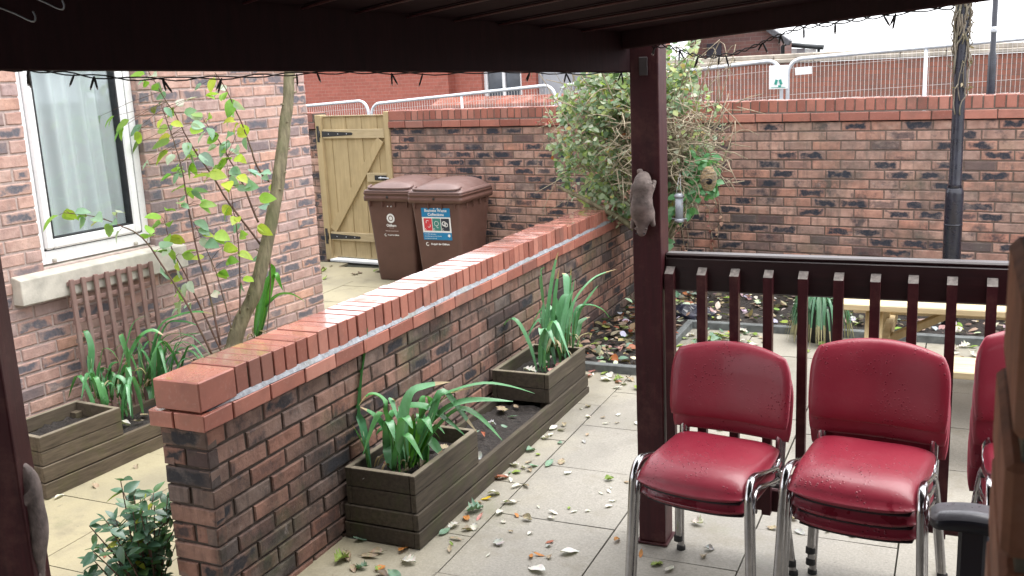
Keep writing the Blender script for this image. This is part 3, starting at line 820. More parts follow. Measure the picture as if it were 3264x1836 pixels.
TLEAF=[(-4.584,4.733,1.938,'g'),(-4.544,4.796,1.927,'t'),(-4.533,4.808,1.869,'t'),(-4.455,4.892,1.826,'p'),(-4.344,4.867,1.843,'p'),(-4.359,4.948,1.911,'t'),(-4.058,4.725,1.872,'g'),(-4.103,4.872,1.852,'g'),(-4.171,5.011,1.776,'g'),(-4.437,4.77,1.767,'g'),(-4.595,4.803,1.794,'o'),(-4.189,4.674,1.772,'t'),(-4.244,4.783,1.744,'p'),(-4.126,4.747,1.731,'g'),(-4.089,4.875,1.706,'y'),(-4.831,4.555,1.748,'p'),(-4.606,4.437,1.745,'g'),(-4.583,4.519,1.709,'g'),(-4.624,4.515,1.666,'g'),(-4.751,4.7,1.635,'t'),(-4.659,4.692,1.671,'t'),(-4.478,4.526,1.627,'y'),(-4.667,4.676,1.57,'o'),(-4.35,4.588,1.679,'g'),(-4.474,4.698,1.585,'o'),(-4.155,4.669,1.662,'y'),(-4.117,4.644,1.691,'p'),(-4.249,4.904,1.594,'g'),(-4.006,4.762,1.624,'t'),(-3.939,4.799,1.644,'y'),(-4.28,4.92,1.539,'p'),(-4.182,4.922,1.538,'t'),(-3.967,4.791,1.541,'p'),(-4.377,4.86,1.509,'y'),(-4.397,4.682,1.501,'p'),(-4.486,4.698,1.508,'y'),(-3.94,4.757,1.485,'y'),(-4.209,4.912,1.436,'g'),(-4.574,4.651,1.459,'p'),(-4.396,4.828,1.403,'g'),(-4.301,4.836,1.373,'y'),(-4.357,4.581,1.394,'g'),(-4.305,4.637,1.423,'t'),(-4.037,4.676,1.395,'y'),(-3.978,4.683,1.342,'y'),(-3.882,4.704,1.38,'y'),(-3.809,4.833,1.389,'t'),(-3.937,4.894,1.395,'t'),(-3.824,4.694,1.329,'t'),(-4.02,4.861,1.292,'t'),(-4.294,4.609,1.326,'g'),(-4.165,4.651,1.3,'t'),(-4.39,4.736,1.247,'t'),(-4.164,4.702,1.228,'g'),(-3.801,4.807,1.242,'g'),(-4.722,4.144,1.229,'y'),(-4.64,4.168,1.173,'t'),(-4.63,4.185,1.224,'g'),(-4.563,4.205,1.176,'y'),(-4.497,4.222,1.121,'g'),(-4.431,4.278,1.23,'p'),(-4.459,4.55,1.159,'g'),(-4.508,4.602,1.099,'g'),(-4.376,4.402,1.078,'g'),(-4.489,4.734,1.174,'g'),(-4.192,4.513,1.247,'t'),(-4.437,4.653,1.102,'g'),(-4.41,4.678,0.997,'y'),(-4.287,4.403,0.976,'g'),(-4.319,4.68,0.925,'g'),(-4.131,4.67,1.219,'g'),(-4.029,4.776,1.115,'y'),(-3.964,4.566,1.051,'g'),(-3.864,4.625,1.043,'g'),(-3.965,4.614,0.971,'y'),(-4.045,4.86,0.875,'y'),(-3.95,4.609,0.895,'g'),(-4.131,4.721,0.789,'g'),(-4.017,4.828,0.729,'y'),(-4.065,4.798,0.672,'t'),(-4.27,4.476,0.708,'g'),(-4.263,4.468,0.642,'p'),(-4.257,4.535,0.629,'p'),(-4.389,4.56,0.574,'p'),(-4.009,4.503,0.707,'p'),(-4.227,4.72,0.98,'t'),(-3.918,4.894,1.032,'y'),(-3.939,4.944,1.183,'t'),(-4.263,4.43,1.012,'t'),(-4.232,4.899,1.42,'g'),(-4.083,4.648,1.492,'t'),(-4.316,4.629,1.448,'g'),(-4.11,4.839,1.486,'g'),(-4.533,4.797,1.617,'y'),(-3.988,4.77,1.408,'t')]
NEAR=[('t',[(-2.376,3.545,0.192),(-2.414,3.575,0.325),(-2.446,3.601,0.434),(-2.451,3.645,0.565),(-2.447,3.695,0.702),(-2.451,3.732,0.804)]),('g',[(-2.369,3.526,0.206),(-2.387,3.528,0.295),(-2.41,3.521,0.357),(-2.429,3.513,0.408)]),('g',[(-2.255,3.55,0.2),(-2.26,3.57,0.355),(-2.292,3.575,0.501),(-2.342,3.548,0.544),(-2.381,3.506,0.504)]),('g',[(-2.287,3.6,0.182),(-2.305,3.607,0.337),(-2.354,3.586,0.43),(-2.406,3.552,0.479)]),('g',[(-2.193,3.588,0.199),(-2.238,3.623,0.339),(-2.292,3.645,0.441),(-2.314,3.667,0.484),(-2.299,3.692,0.466)]),('g',[(-2.229,3.658,0.172),(-2.253,3.672,0.348),(-2.266,3.672,0.441),(-2.17,3.703,0.452),(-2.079,3.717,0.405),(-1.981,3.728,0.329)]),('g',[(-2.207,3.614,0.219),(-2.186,3.658,0.364),(-2.12,3.717,0.478),(-2.035,3.767,0.521),(-1.921,3.826,0.544),(-1.812,3.873,0.526),(-1.711,3.912,0.491)]),('g',[(-2.199,3.634,0.199),(-2.146,3.684,0.359),(-2.052,3.737,0.452),(-1.938,3.784,0.479),(-1.786,3.84,0.47)]),('p',[(-2.179,3.636,0.236),(-2.152,3.699,0.387),(-2.089,3.766,0.484),(-2.047,3.804,0.504),(-1.963,3.861,0.518)]),('g',[(-2.201,3.58,0.233),(-2.223,3.608,0.409),(-2.195,3.646,0.526),(-2.129,3.68,0.558),(-2.036,3.723,0.575)]),('g',[(-2.177,3.589,0.232),(-2.12,3.669,0.399),(-2.089,3.728,0.521),(-2.044,3.752,0.474),(-1.998,3.77,0.396),(-1.95,3.789,0.324)]),('g',[(-2.216,3.651,0.19),(-2.202,3.671,0.249),(-2.16,3.701,0.294),(-2.119,3.711,0.257),(-2.092,3.713,0.214)]),('g',[(-2.195,3.653,0.205),(-2.128,3.695,0.325),(-2.026,3.75,0.431),(-1.936,3.77,0.409),(-1.821,3.781,0.303)]),('g',[(-2.203,3.644,0.231),(-2.188,3.71,0.398),(-2.193,3.748,0.48),(-2.173,3.774,0.464),(-2.175,3.782,0.419)]),('g',[(-2.257,3.553,0.202),(-2.288,3.579,0.264),(-2.318,3.597,0.288)]),('b',[(-2.193,3.588,0.204),(-2.167,3.616,0.298),(-2.165,3.639,0.418)]),('b',[(-2.192,3.603,0.198),(-2.217,3.647,0.304),(-2.224,3.702,0.416)]),('b',[(-2.299,3.625,0.164),(-2.304,3.641,0.258),(-2.29,3.664,0.347)]),('g',[(-2.216,3.665,0.182),(-2.202,3.724,0.316),(-2.149,3.789,0.395),(-2.106,3.819,0.35)]),('b',[(-2.187,3.628,0.201),(-2.142,3.673,0.322),(-2.103,3.703,0.391)])]
FAR=[('g',[(-2.219,5.266,0.277),(-2.242,5.33,0.531),(-2.271,5.377,0.727),(-2.262,5.401,0.754)]),('g',[(-2.208,5.263,0.278),(-2.207,5.303,0.498),(-2.183,5.357,0.734),(-2.161,5.385,0.859)]),('g',[(-2.18,5.279,0.301),(-2.165,5.31,0.54),(-2.143,5.341,0.763)]),('g',[(-2.14,5.345,0.226),(-2.139,5.433,0.471),(-2.164,5.496,0.665),(-2.197,5.519,0.701)]),('g',[(-2.097,5.338,0.332),(-2.099,5.403,0.563),(-2.111,5.455,0.756)]),('g',[(-2.09,5.288,0.305),(-2.067,5.344,0.537),(-1.964,5.418,0.69),(-1.834,5.482,0.747)]),('g',[(-2.084,5.364,0.284),(-2.052,5.412,0.481),(-1.988,5.454,0.591),(-1.949,5.471,0.645)]),('g',[(-2.069,5.325,0.289),(-2.062,5.395,0.501),(-2.004,5.444,0.527),(-1.934,5.485,0.494),(-1.893,5.507,0.435)]),('g',[(-2.079,5.375,0.324),(-2.061,5.43,0.409),(-2.011,5.486,0.445)]),('g',[(-2.197,5.301,0.293),(-2.219,5.352,0.503),(-2.177,5.371,0.451),(-2.147,5.378,0.375)]),('p',[(-2.113,5.298,0.259),(-2.122,5.332,0.357),(-2.082,5.367,0.358),(-2.034,5.388,0.289)]),('p',[(-2.045,5.329,0.297),(-2.03,5.362,0.355),(-1.982,5.398,0.366),(-1.986,5.399,0.324)]),('g',[(-2.179,5.319,0.283),(-2.153,5.392,0.546),(-2.118,5.418,0.593)]),('g',[(-2.154,5.277,0.286),(-2.151,5.339,0.466),(-2.191,5.37,0.603)]),('g',[(-2.21,5.287,0.267),(-2.262,5.332,0.387),(-2.296,5.382,0.496)]),('g',[(-2.117,5.259,0.269),(-2.112,5.317,0.474),(-2.079,5.377,0.631)]),('p',[(-2.206,5.244,0.267),(-2.179,5.282,0.356),(-2.156,5.28,0.285)]),('g',[(-2.086,5.331,0.301),(-2.11,5.379,0.483),(-2.092,5.451,0.687)])]
HL=[('g',[(-4.545,3.989,0.253),(-4.558,4.045,0.451),(-4.598,4.063,0.543),(-4.624,4.068,0.558)]),('g',[(-4.475,3.974,0.192),(-4.482,4.012,0.323),(-4.476,4.055,0.454),(-4.432,4.081,0.436),(-4.385,4.091,0.343)]),('g',[(-4.473,4.01,0.159),(-4.498,4.047,0.333),(-4.457,4.066,0.309),(-4.426,4.064,0.211)]),('g',[(-4.391,4.027,0.254),(-4.349,4.117,0.489),(-4.327,4.168,0.598),(-4.275,4.214,0.632)]),('g',[(-4.412,4.072,0.238),(-4.338,4.177,0.473),(-4.276,4.236,0.534),(-4.215,4.271,0.5)]),('g',[(-4.284,4.157,0.296),(-4.342,4.183,0.486),(-4.298,4.214,0.495),(-4.271,4.215,0.41)]),('g',[(-4.425,4.014,0.184),(-4.42,4.062,0.291),(-4.36,4.116,0.316),(-4.304,4.162,0.314)]),('g',[(-4.386,3.994,0.194),(-4.379,4.025,0.306),(-4.33,4.044,0.283),(-4.287,4.047,0.207)]),('p',[(-4.469,4.033,0.152),(-4.454,4.051,0.136),(-4.419,4.076,0.106),(-4.378,4.087,0.011)]),('g',[(-4.482,4.003,0.167),(-4.507,4.026,0.317),(-4.491,4.053,0.41)]),('g',[(-4.429,4.031,0.163),(-4.46,4.074,0.342),(-4.434,4.108,0.371)]),('g',[(-4.408,4.049,0.174),(-4.374,4.075,0.313),(-4.337,4.087,0.384)]),('g',[(-4.449,4.015,0.167),(-4.463,4.039,0.28),(-4.438,4.073,0.359),(-4.403,4.097,0.376)]),('g',[(-4.529,3.986,0.219),(-4.553,4.0,0.349),(-4.559,4.012,0.431)]),('g',[(-4.337,4.081,0.242),(-4.352,4.118,0.374),(-4.404,4.138,0.508),(-4.426,4.145,0.526)]),('g',[(-4.449,3.95,0.195),(-4.489,3.971,0.299),(-4.515,3.989,0.363)])]
HR=[('g',[(-4.513,4.376,0.135),(-4.454,4.469,0.462),(-4.35,4.525,0.545),(-4.225,4.577,0.569),(-4.131,4.605,0.553)]),('g',[(-4.496,4.36,0.141),(-4.417,4.483,0.476),(-4.323,4.541,0.512),(-4.226,4.584,0.477)]),('g',[(-4.487,4.408,0.127),(-4.41,4.509,0.371),(-4.317,4.572,0.422),(-4.235,4.617,0.415)]),('g',[(-4.462,4.402,0.131),(-4.37,4.455,0.306),(-4.285,4.469,0.331)]),('g',[(-4.491,4.345,0.146),(-4.482,4.371,0.291),(-4.519,4.37,0.409),(-4.565,4.343,0.435)]),('g',[(-4.49,4.373,0.138),(-4.457,4.415,0.356),(-4.419,4.431,0.452)]),('g',[(-4.494,4.358,0.142),(-4.417,4.44,0.397),(-4.318,4.484,0.452),(-4.215,4.51,0.422)]),('g',[(-4.529,4.378,0.163),(-4.465,4.361,0.098),(-4.434,4.325,0.021)]),('g',[(-4.499,4.4,0.128),(-4.426,4.459,0.27),(-4.411,4.475,0.342)]),('g',[(-4.524,4.35,0.142),(-4.535,4.384,0.283),(-4.557,4.407,0.396)]),('g',[(-4.467,4.352,0.154),(-4.453,4.423,0.309),(-4.426,4.473,0.357)]),('p',[(-4.462,4.39,0.173),(-4.409,4.455,0.363),(-4.373,4.471,0.377),(-4.31,4.492,0.36)])]
BT=[('g',[(-4.262,5.14,0.254),(-4.243,5.183,0.409),(-4.217,5.234,0.59),(-4.19,5.261,0.667)]),('g',[(-4.266,5.166,0.247),(-4.24,5.245,0.477),(-4.201,5.317,0.655),(-4.15,5.327,0.545)]),('g',[(-4.306,5.173,0.242),(-4.276,5.211,0.455),(-4.228,5.227,0.536)]),('g',[(-4.261,5.23,0.424),(-4.159,5.282,0.514),(-4.066,5.311,0.52),(-3.975,5.326,0.472)]),('b',[(-4.267,5.187,0.241),(-4.216,5.273,0.527),(-4.207,5.308,0.684),(-4.231,5.304,0.738)]),('g',[(-4.32,5.195,0.263),(-4.292,5.291,0.505),(-4.285,5.334,0.565)])]
SPECIAL=[(-2.042, 4.194, 0.085, 'r', 'large reddish brown curled leaf lying against the dark planter base'), (-2.01, 3.961, 0.058, 'y', 'bright yellow leaf standing by the base of the dark planter'), (-2.003, 3.831, 0.091, 't', 'large blue green leaf on the paving beside the dark planter'), (-1.955, 3.774, 0.056, 'k', 'pink upright leaf beside the large blue green leaf'), (-2.008, 3.744, 0.064, 'o', 'orange brown leaf leaning by the dark planter, left of the pink leaf'), (-2.041, 3.595, 0.073, 't', 'folded blue green leaf near the front corner of the dark planter'), (-1.965, 3.553, 0.065, 'n', 'crumpled tan leaf cluster piece near the front corner of the dark planter'), (-2.137, 3.391, 0.075, 'o', 'folded orange and green leaf at the foot of the planter corner'), (-2.363, 3.412, 0.074, 't', 'grey green leaf in the corner between low wall and planter'), (-2.239, 3.332, 0.072, 'n', 'grey brown leaf in front of the planter end'), (-2.34, 3.258, 0.082, 'n', 'long tan leaf standing near the low wall at the bottom edge'), (-2.057, 3.305, 0.077, 'w', 'pale bleached leaf at the bottom edge near the planter corner'), (-2.226, 3.197, 0.06, 't', 'pale grey green leaf at the bottom edge by the low wall'), (-2.145, 3.22, 0.052, 'o', 'small orange brown leaf at the bottom edge'), (-1.886, 3.955, 0.077, 'w', 'long white curled leaf on the paving right of the yellow leaf'), (-1.444, 3.597, 0.091, 'W', 'big white oval leaf on the paving left of the chairs'), (-1.518, 3.419, 0.105, 'W', 'long white curled leaf at the bottom edge left of the chairs'), (-1.768, 3.579, 0.061, 'g', 'shrivelled grey leaf alone on the paving'), (-1.559, 3.651, 0.046, 'r', 'small curled rust brown leaf on the paving left of the big white leaf'), (-1.929, 4.131, 0.068, 'w', 'white leaf near the base of the dark planter beyond the reddish brown leaf'), (-2.166, 5.914, 0.09, 'k', 'pinkish curled leaf against the end of the slate edging behind the dark planter'), (-4.034, 3.484, 0.068, 'n', 'tan curled leaf beside the mossy planter base'), (-4.113, 3.325, 0.068, 'w', 'white leaf at the near foot of the mossy planter'), (-3.615, 3.401, 0.056, 'w', 'white leaf on the yellowish paving near the small shrub'), (-3.393, 2.929, 0.051, 'r', 'small reddish leaf on the paving left of the small shrub')]
# ------------------------------------------------------------------ gate
def bbox(mb, s0, s1, o0, o1, z0, z1, **k): mb.box(BP((s0 + s1) / 2, (o0 + o1) / 2, (z0 + z1) / 2), (s1 - s0, abs(o1 - o0), z1 - z0), MBk, **k)
gt = thing('wooden_gate', 'new pale pine ledged and braced gate with black hinges in the back wall', 'gate', tuple(BP(-6.92)))
m = MB(); bbox(m, -7.425, -7.345, -.10, -.005, .0, 1.565, bev=.003); m.build('gate_post', M['pine'], gt)
m = MB(); bbox(m, -6.492, -6.43, -.10, -.005, .0, 1.585, bev=.003); m.build('gate_post', M['pine'], gt)
m = MB(); s = -7.335
for k in range(8):
    wd = .1045
    bbox(m, s, s + wd - .002, -.055 - .004 * (k % 2), -.036 - .006 * (k % 2), .035, 1.548 + random.uniform(-.003, .003), bev=.002); s += wd
m.build('boards', M['pine'], gt)
for (a, b, z0, z1) in ((-7.335, -6.50, 1.318, 1.412), (-7.335, -6.50, .222, .312), (-6.77, -6.50, .862, .958)):
    m = MB(); bbox(m, a, b, -.0355, -.012, z0, z1, bev=.003); m.build('rail', M['pine_x'], gt)
m = MB(); m.bar(BP(-7.30, -.024, .33), BP(-6.56, -.024, 1.30), .095, .022, up=BN, bev=.003); m.build('brace', M['pine'], gt)
m = MB(); bbox(m, -7.335, -6.50, -.06, -.02, 1.548, 1.556); m.build('gate_cap', M['pine_x'], gt)
for zc in (1.365, .262):
    m = MB()
    bbox(m, -7.405, -7.375, -.0045, .0015, zc - .085, zc + .085)
    P = [(-7.37, zc - .032), (-6.93, zc - .014), (-6.915, zc), (-6.93, zc + .014), (-7.37, zc + .032)]
    a = [m.vert(BP(s, -.010, z)) for s, z in P]; b = [m.vert(BP(s, -.0115 - .003, z)) for s, z in P]
    m.face(a); 
    for k in range(5): m.face((a[k], b[k], b[(k + 1) % 5], a[(k + 1) % 5]))
    m.tube([BP(-7.372, -.004, zc - .035), BP(-7.372, -.004, zc + .035)], .008, 8)
    hg = m.build('hinge', M['black_iron'], gt, fixn=True)
    for s in (-7.25, -7.12, -7.0):
        m = MB(); m.lathe(BP(s, -.0095, zc), [(.006, 0), (.005, .003), (.001, .004)], 8, axis=Matrix((BU, UP, BN)).transposed()); m.build('hinge_screw', M['galv'], hg)
m = MB(); bbox(m, -6.66, -6.505, -.0115, -.002, .884, .934, bev=.002); lt = m.build('latch', M['black_iron'], gt)
m = MB(); m.tube([BP(-6.60, .004, .909), BP(-6.53, .004, .909), BP(-6.47, .0, .905)], .006, 8); m.lathe(BP(-6.575, .0, .909), [(.013, -.002), (.013, .006), (.006, .012), (.001, .012)], 10, axis=Matrix((BU, UP, BN)).transposed()); m.build('latch_bolt', M['galv'], lt)
m = MB(); bbox(m, -7.34, -6.50, -.07, .035, -.01, .017, bev=.004)
tag(m.build('threshold_strip', M['signwhite']), 'white strip on the paving under the wooden gate', 'threshold')

# ------------------------------------------------------------------ wheelie bins
def txt(body, size, loc, rot, mat, parent, name='print', align='CENTER', bold=0.0):
    cu = bpy.data.curves.new(name, 'FONT'); cu.body = body; cu.size = size; cu.align_x = align; cu.align_y = 'CENTER'; cu.offset = bold
    cu.extrude = .0004
    o = bpy.data.objects.new(name + '_src', cu); COL.objects.link(o)
    bpy.context.view_layer.update()
    me = bpy.data.meshes.new_from_object(o.evaluated_get(bpy.context.evaluated_depsgraph_get()))
    bpy.data.objects.remove(o)
    me.transform(Matrix.Translation(loc) @ rot.to_matrix().to_4x4())
    me.materials.clear(); me.materials.append(mat)
    q = bpy.data.objects.new(name, me); COL.objects.link(q); q.parent = parent
    return q

def wheelie_bin(label, loc, rz):
    """240 litre two-wheeled bin, front facing local -y, origin at the middle of the front foot"""
    t = thing('wheelie_bin', label, 'wheelie bin', loc, rz, 'brown wheelie bins by the gate')
    ORG[t.name] = V((0, 0, 0))
    m = MB()
    def ring(z, wx, y0, y1, r):
        P = []
        for (cx, cy, a0) in ((wx - r, y1 - r, 0), (-wx + r, y1 - r, 90), (-wx + r, y0 + r, 180), (wx - r, y0 + r, 270)):
            for k in range(5):
                a = R(a0 + 22.5 * k); P.append((cx + r * math.cos(a), cy + r * math.sin(a), z))
        return [m.vert(p) for p in P]
    def stack(rows):
        prev = None
        for rw in rows:
            q = ring(*rw)
            if prev:
                for k in range(20): m.face((prev[k], prev[(k + 1) % 20], q[(k + 1) % 20], q[k]), sm=True)
            else: m.face(q[::-1])
            prev = q
        m.face(prev)
    Hb = .815
    stack([(0, .205, .005, .41, .03), (.02, .215, 0, .44, .035), (.30, .232, -.018, .485, .035), (.60, .250, -.037, .52, .035), (Hb - .05, .262, -.050, .55, .035), (Hb - .02, .262, -.050, .55, .035)])
    body = m.build('body', M['bin'], t)
    m = MB()
    stack([(Hb - .035, .283, -.074, .585, .03), (Hb + .005, .286, -.078, .59, .03), (Hb + .010, .280, -.073, .585, .03), (Hb + .028, .280, -.073, .585, .03), (Hb + .030, .284, -.077, .59, .03), (Hb + .047, .284, -.077, .59, .03)])
    for k in range(4):
        x = -.21 + .14 * k
        m.box((x, -.056, Hb - .062), (.007, .03, .055)); m.box((.266 , .05 + .13 * k, Hb - .062), (.03, .007, .055)); m.box((-.266, .05 + .13 * k, Hb - .062), (.03, .007, .055))
    m.build('rim', M['bin'], t)
    m = MB()
    stack([(Hb + .048, .281, -.074, .585, .04), (Hb + .066, .282, -.076, .585, .04), (Hb + .072, .268, -.055, .57, .05), (Hb + .080, .262, -.045, .565, .05)])
    # raised domed centre
    n = 12; rows = []
    for j in range(n + 1):
        yy = -.045 + .60 * j / n; row = []
        for i in range(n + 1):
            x = -.25 + .50 * i / n
            fx = max(0, 1 - abs(x / .25) ** 5); fy = max(0, 1 - abs((yy - .255) / .30) ** 5)
            tp = (fx * fy) ** .6
            row.append(m.vert((x, yy, Hb + .076 + .044 * tp + .018 * tp * (1 - (x / .25) ** 2) + .034 * tp * (yy + .045) / .6)))
        rows.append(row)
    for j in range(n):
        for i in range(n): m.face((rows[j][i], rows[j][i + 1], rows[j + 1][i + 1], rows[j + 1][i]), sm=True)
    lid = m.build('lid', M['bin_lid'], t)
    m = MB(); pts = smooth([(-.235, .02, Hb + .106), (-.225, -.045, Hb + .092), (-.13, -.060, Hb + .086), (.13, -.060, Hb + .086), (.225, -.045, Hb + .092), (.235, .02, Hb + .106)], 30)
    m.tube(pts, .012, 8); m.build('lid_grip', M['bin_lid'], lid)
    m = MB(); m.tube([(-.24, .60, Hb + .03), (.24, .60, Hb + .03)], .016, 10)
    for x in (-.2, 0, .2): m.box((x, .585, Hb + .01), (.03, .05, .05))
    m.build('handle', M['bin'], t)
    for sx in (-1, 1):
        m = MB(); m.lathe((sx * .235, .44, .095), [(.04, -.022), (.092, -.022), (.098, -.012), (.098, .012), (.092, .022), (.04, .022)], 20, axis=Euler((0, R(90), 0)).to_matrix())
        m.build('wheel', M['rubber'], t)
    for x, z in ((-.02, Hb - .085), (.02, Hb - .085)):
        m = MB(); m.lathe((x, -.048, z), [(.007, 0), (.006, .006), (.001, .007)], 8, axis=Matrix((X_, UP, -Y_)).transposed()); m.build('rivet', M['galv'], t)
    m = MB(); m.lathe((0, -.078, Hb + .006), [(.013, 0), (.012, .004), (.001, .004)], 10, axis=Matrix((X_, UP, -Y_)).transposed()); m.build('lock_hole', M['rubber'], t)
    return t
def fy(z): return -.051 * min(1, z / .765) - .0005
TB = math.atan2(.051, .765)        # lean of the front face
b1 = wheelie_bin('brown wheelie bin with a round white council logo, nearer the wooden gate', (-4.935, 8.10, gz(8.1)), R(-3))
b2 = wheelie_bin('brown wheelie bin with a blue and white waste sticker, nearest the low wall', (-4.39, 8.01, gz(8.0)), R(-1))
RF = Euler((R(90) + TB, 0, 0))
def onf(x, z, lift=.001): return V((x, fy(z) - lift, z))
# round logo on the first bin
def disc(mb, c, r0, r1, n=28):
    a = []
    for k in range(n):
        an = 2 * math.pi * k / n; a.append((mb.vert(onf(c[0] + r0 * math.cos(an), c[1] + r0 * math.sin(an), .0018)), mb.vert(onf(c[0] + r1 * math.cos(an), c[1] + r1 * math.sin(an), .0018))))
    for k in range(n):
        p, q = a[k], a[(k + 1) % n]
        mb.face((p[0], q[0], q[1], p[1]))
m = MB(); disc(m, (.0, .615), .0001, .019); disc(m, (.0, .615), .027, .045); lo = m.build('logo', M['white'], b1)
txt('Oldham', .034, onf(.0, .545, .0015), RF, M['white'], b1, 'logo_text', bold=.0012)
txt('Council', .017, onf(.0, .522, .0015), RF, M['pinkprint'], b1, 'logo_text')
txt('Working for a cooperative borough', .010, onf(.0, .492, .0015), RF, M['pinkprint'], b1, 'small_text', bold=.0008)
txt('Recycle for Oldham', .016, onf(.012, .452, .0015), RF, M['white'], b1, 'small_text', bold=.0006)
def arc(mb, c, r0, r1, a0, a1, n=12, lift=.0045):
    pr = None
    for k in range(n + 1):
        an = R(a0 + (a1 - a0) * k / n)
        q = (mb.vert(onf(c[0] + r0 * math.cos(an), c[1] + r0 * math.sin(an), lift)), mb.vert(onf(c[0] + r1 * math.cos(an), c[1] + r1 * math.sin(an), lift)))
        if pr: mb.face((pr[0], q[0], q[1], pr[1]))
        pr = q
m = MB(); arc(m, (-.075, .452), .008, .013, 60, 330); m.build('logo', M['white'], b1)
# sticker on the second bin
def patch(x0, x1, z0, z1, mat, lift, name, parent):
    mb = MB(); mb.box(((x0 + x1) / 2, 0, 0), (x1 - x0, .0006, (z1 - z0)))
    me = mb.build(name, mat, parent)
    zc = (z0 + z1) / 2
    Mx = Matrix.Translation(onf(0, zc, lift)) @ Euler((TB, 0, 0)).to_matrix().to_4x4()
    me.data.transform(Mx); return me
st = patch(-.155, .145, .435, .735, M['white'], .0015, 'sticker', b2)
patch(-.155, .145, .650, .735, M['blue'], .0022, 'sticker_band', st)
patch(-.155, .145, .435, .505, M['blue'], .0022, 'sticker_band', st)
for x0, mt in ((-.138, 'redtile'), (-.047, 'greentile'), (.044, 'darktile')):
    tl = patch(x0, x0 + .085, .522, .638, M[mt], .0022, 'sticker_panel', st)
m = MB(); arc(m, (-.098, .603), .013, .018, 40, 220); arc(m, (-.086, .570), .013, .018, 220, 400); arc(m, (-.123, .536), .006, .010, 60, 330)
m.build('sticker_picture', M['white'], st); m = MB()
arc(m, (-.005, .590), .020, .024, 0, 360); arc(m, (.008, .562), .010, .014, 90, 300); arc(m, (-.032, .536), .006, .010, 60, 330)
m.build('sticker_picture', M['white'], st); m = MB()
arc(m, (.075, .590), .015, .024, 0, 360); arc(m, (.093, .580), .015, .022, 0, 360); arc(m, (.059, .536), .006, .010, 60, 330)
m.build('sticker_picture', M['white'], st)
txt('Business Waste', .037, onf(-.005, .711, .0035), RF, M['white'], st, 'sticker_text', bold=.0007)
txt('Collections', .037, onf(-.005, .674, .0035), RF, M['white'], st, 'sticker_text', bold=.0007)
txt('For further information', .013, onf(-.143, .490, .003), RF, M['white'], st, 'sticker_text', 'LEFT')
txt('www.oldham.gov.uk or 0161 770 6644', .0115, onf(-.143, .470, .003), RF, M['white'], st, 'sticker_text', 'LEFT')
txt('or e-mail commercialwaste', .0115, onf(-.143, .450, .003), RF, M['white'], st, 'sticker_text', 'LEFT')
m = MB(); arc(m, (.118, .478), .0001, .014, 0, 360); m.build('sticker_picture', M['white'], st)
txt('Recycle for Oldham', .024, onf(.015, .395, .0015), RF, M['white'], b2, 'small_text', bold=.001)
m = MB(); arc(m, (-.118, .395), .011, .018, 60, 330); m.build('logo', M['white'], b2)

# ------------------------------------------------------------------ lamp post and pole
lp = thing('lamp_post', 'black painted lamp post with thick lower sleeve standing in the bed before the back wall', 'lamp post', (-.045, 7.45, gz(7.45)))
z0 = gz(7.45)
m = MB(); m.lathe((-.045, 7.45, 0), [(.059, z0), (.059, .955), (.057, .975), (.050, .985), (.050, .992)], 24); sl = m.build('sleeve', M['lamp'], lp)
m = MB(); m.lathe((-.045, 7.45, 0), [(.0615, .735), (.0615, .745)], 24); m.box((-.035, 7.388, .70), (.018, .006, .012)); m.build('sleeve_door_trim', M['lamp'], lp)
m = MB(); m.lathe((-.045, 7.45, 0), [(.050, .985), (.042, 1.02), (.039, 1.6), (.036, 2.6), (.034, 4.2)], 20); m.build('shaft', M['lamp'], lp)
m = MB(); m.lathe((-.045, 7.45, 0), [(.034, 4.2), (.10, 4.25), (.16, 4.5), (.12, 4.62), (.03, 4.7)], 20); m.build('lantern', M['lamp'], lp)
iv = thing('dead_ivy', 'dry grey ivy stems clinging round the upper part of the lamp post', 'climbing plant', (-.045, 7.45, 1.5))
m = MB()
for k in range(70):
    a = random.uniform(0, 6.28); z = 1.46 + random.random() ** .65 * .9; dr = random.uniform(-.6, .6) * (1 if random.random() < .75 else 4)
    ln = random.uniform(.12, .42); P = []
    for i in range(7):
        q = i / 6; aa = a + dr * q + .25 * math.sin(q * 5 + k); rr = .040 + random.uniform(.0, .014) + (.03 * q if random.random() < .12 else 0)
        P.append((-.045 + rr * math.cos(aa), 7.45 + rr * math.sin(aa), z + ln * q))
    m.tube(P, [random.uniform(.003, .0065)] * 7, 5)
m.build('stems', M['ivy'], iv)
m = MB()
for k in range(60):
    a = random.uniform(0, 6.28); z = random.uniform(1.6, 2.35)
    m.leaf((-.045 + .05 * math.cos(a), 7.45 + .05 * math.sin(a), z), (math.cos(a) + random.uniform(-.6, .6), math.sin(a), random.uniform(-.8, .5)), (random.random(), random.random(), 1), random.uniform(.02, .045), .018, (.30, .24, .15), n=3)
m.build('dry_leaves', M['dryleaf'], iv)
pp = BP(-1.085, -2.0, 0)
fp = thing('street_pole', 'slim dark street pole beyond the back wall near the right edge', 'pole', (pp.x, pp.y, 0))
m = MB(); m.lathe(pp, [(.036, -.1), (.036, 1.85), (.024, 1.9), (.022, 5)], 14); m.build('shaft', M['lamp'], fp)
m = MB(); m.lathe(pp, [(.029, 2.06), (.031, 2.07), (.031, 2.10), (.029, 2.11)], 14); m.build('collar', M['galv'], fp)
m = MB(); m.lathe(pp, [(.022, 5), (.08, 5.05), (.08, 5.2), (.01, 5.3)], 14); m.build('pole_cap', M['lamp'], fp)

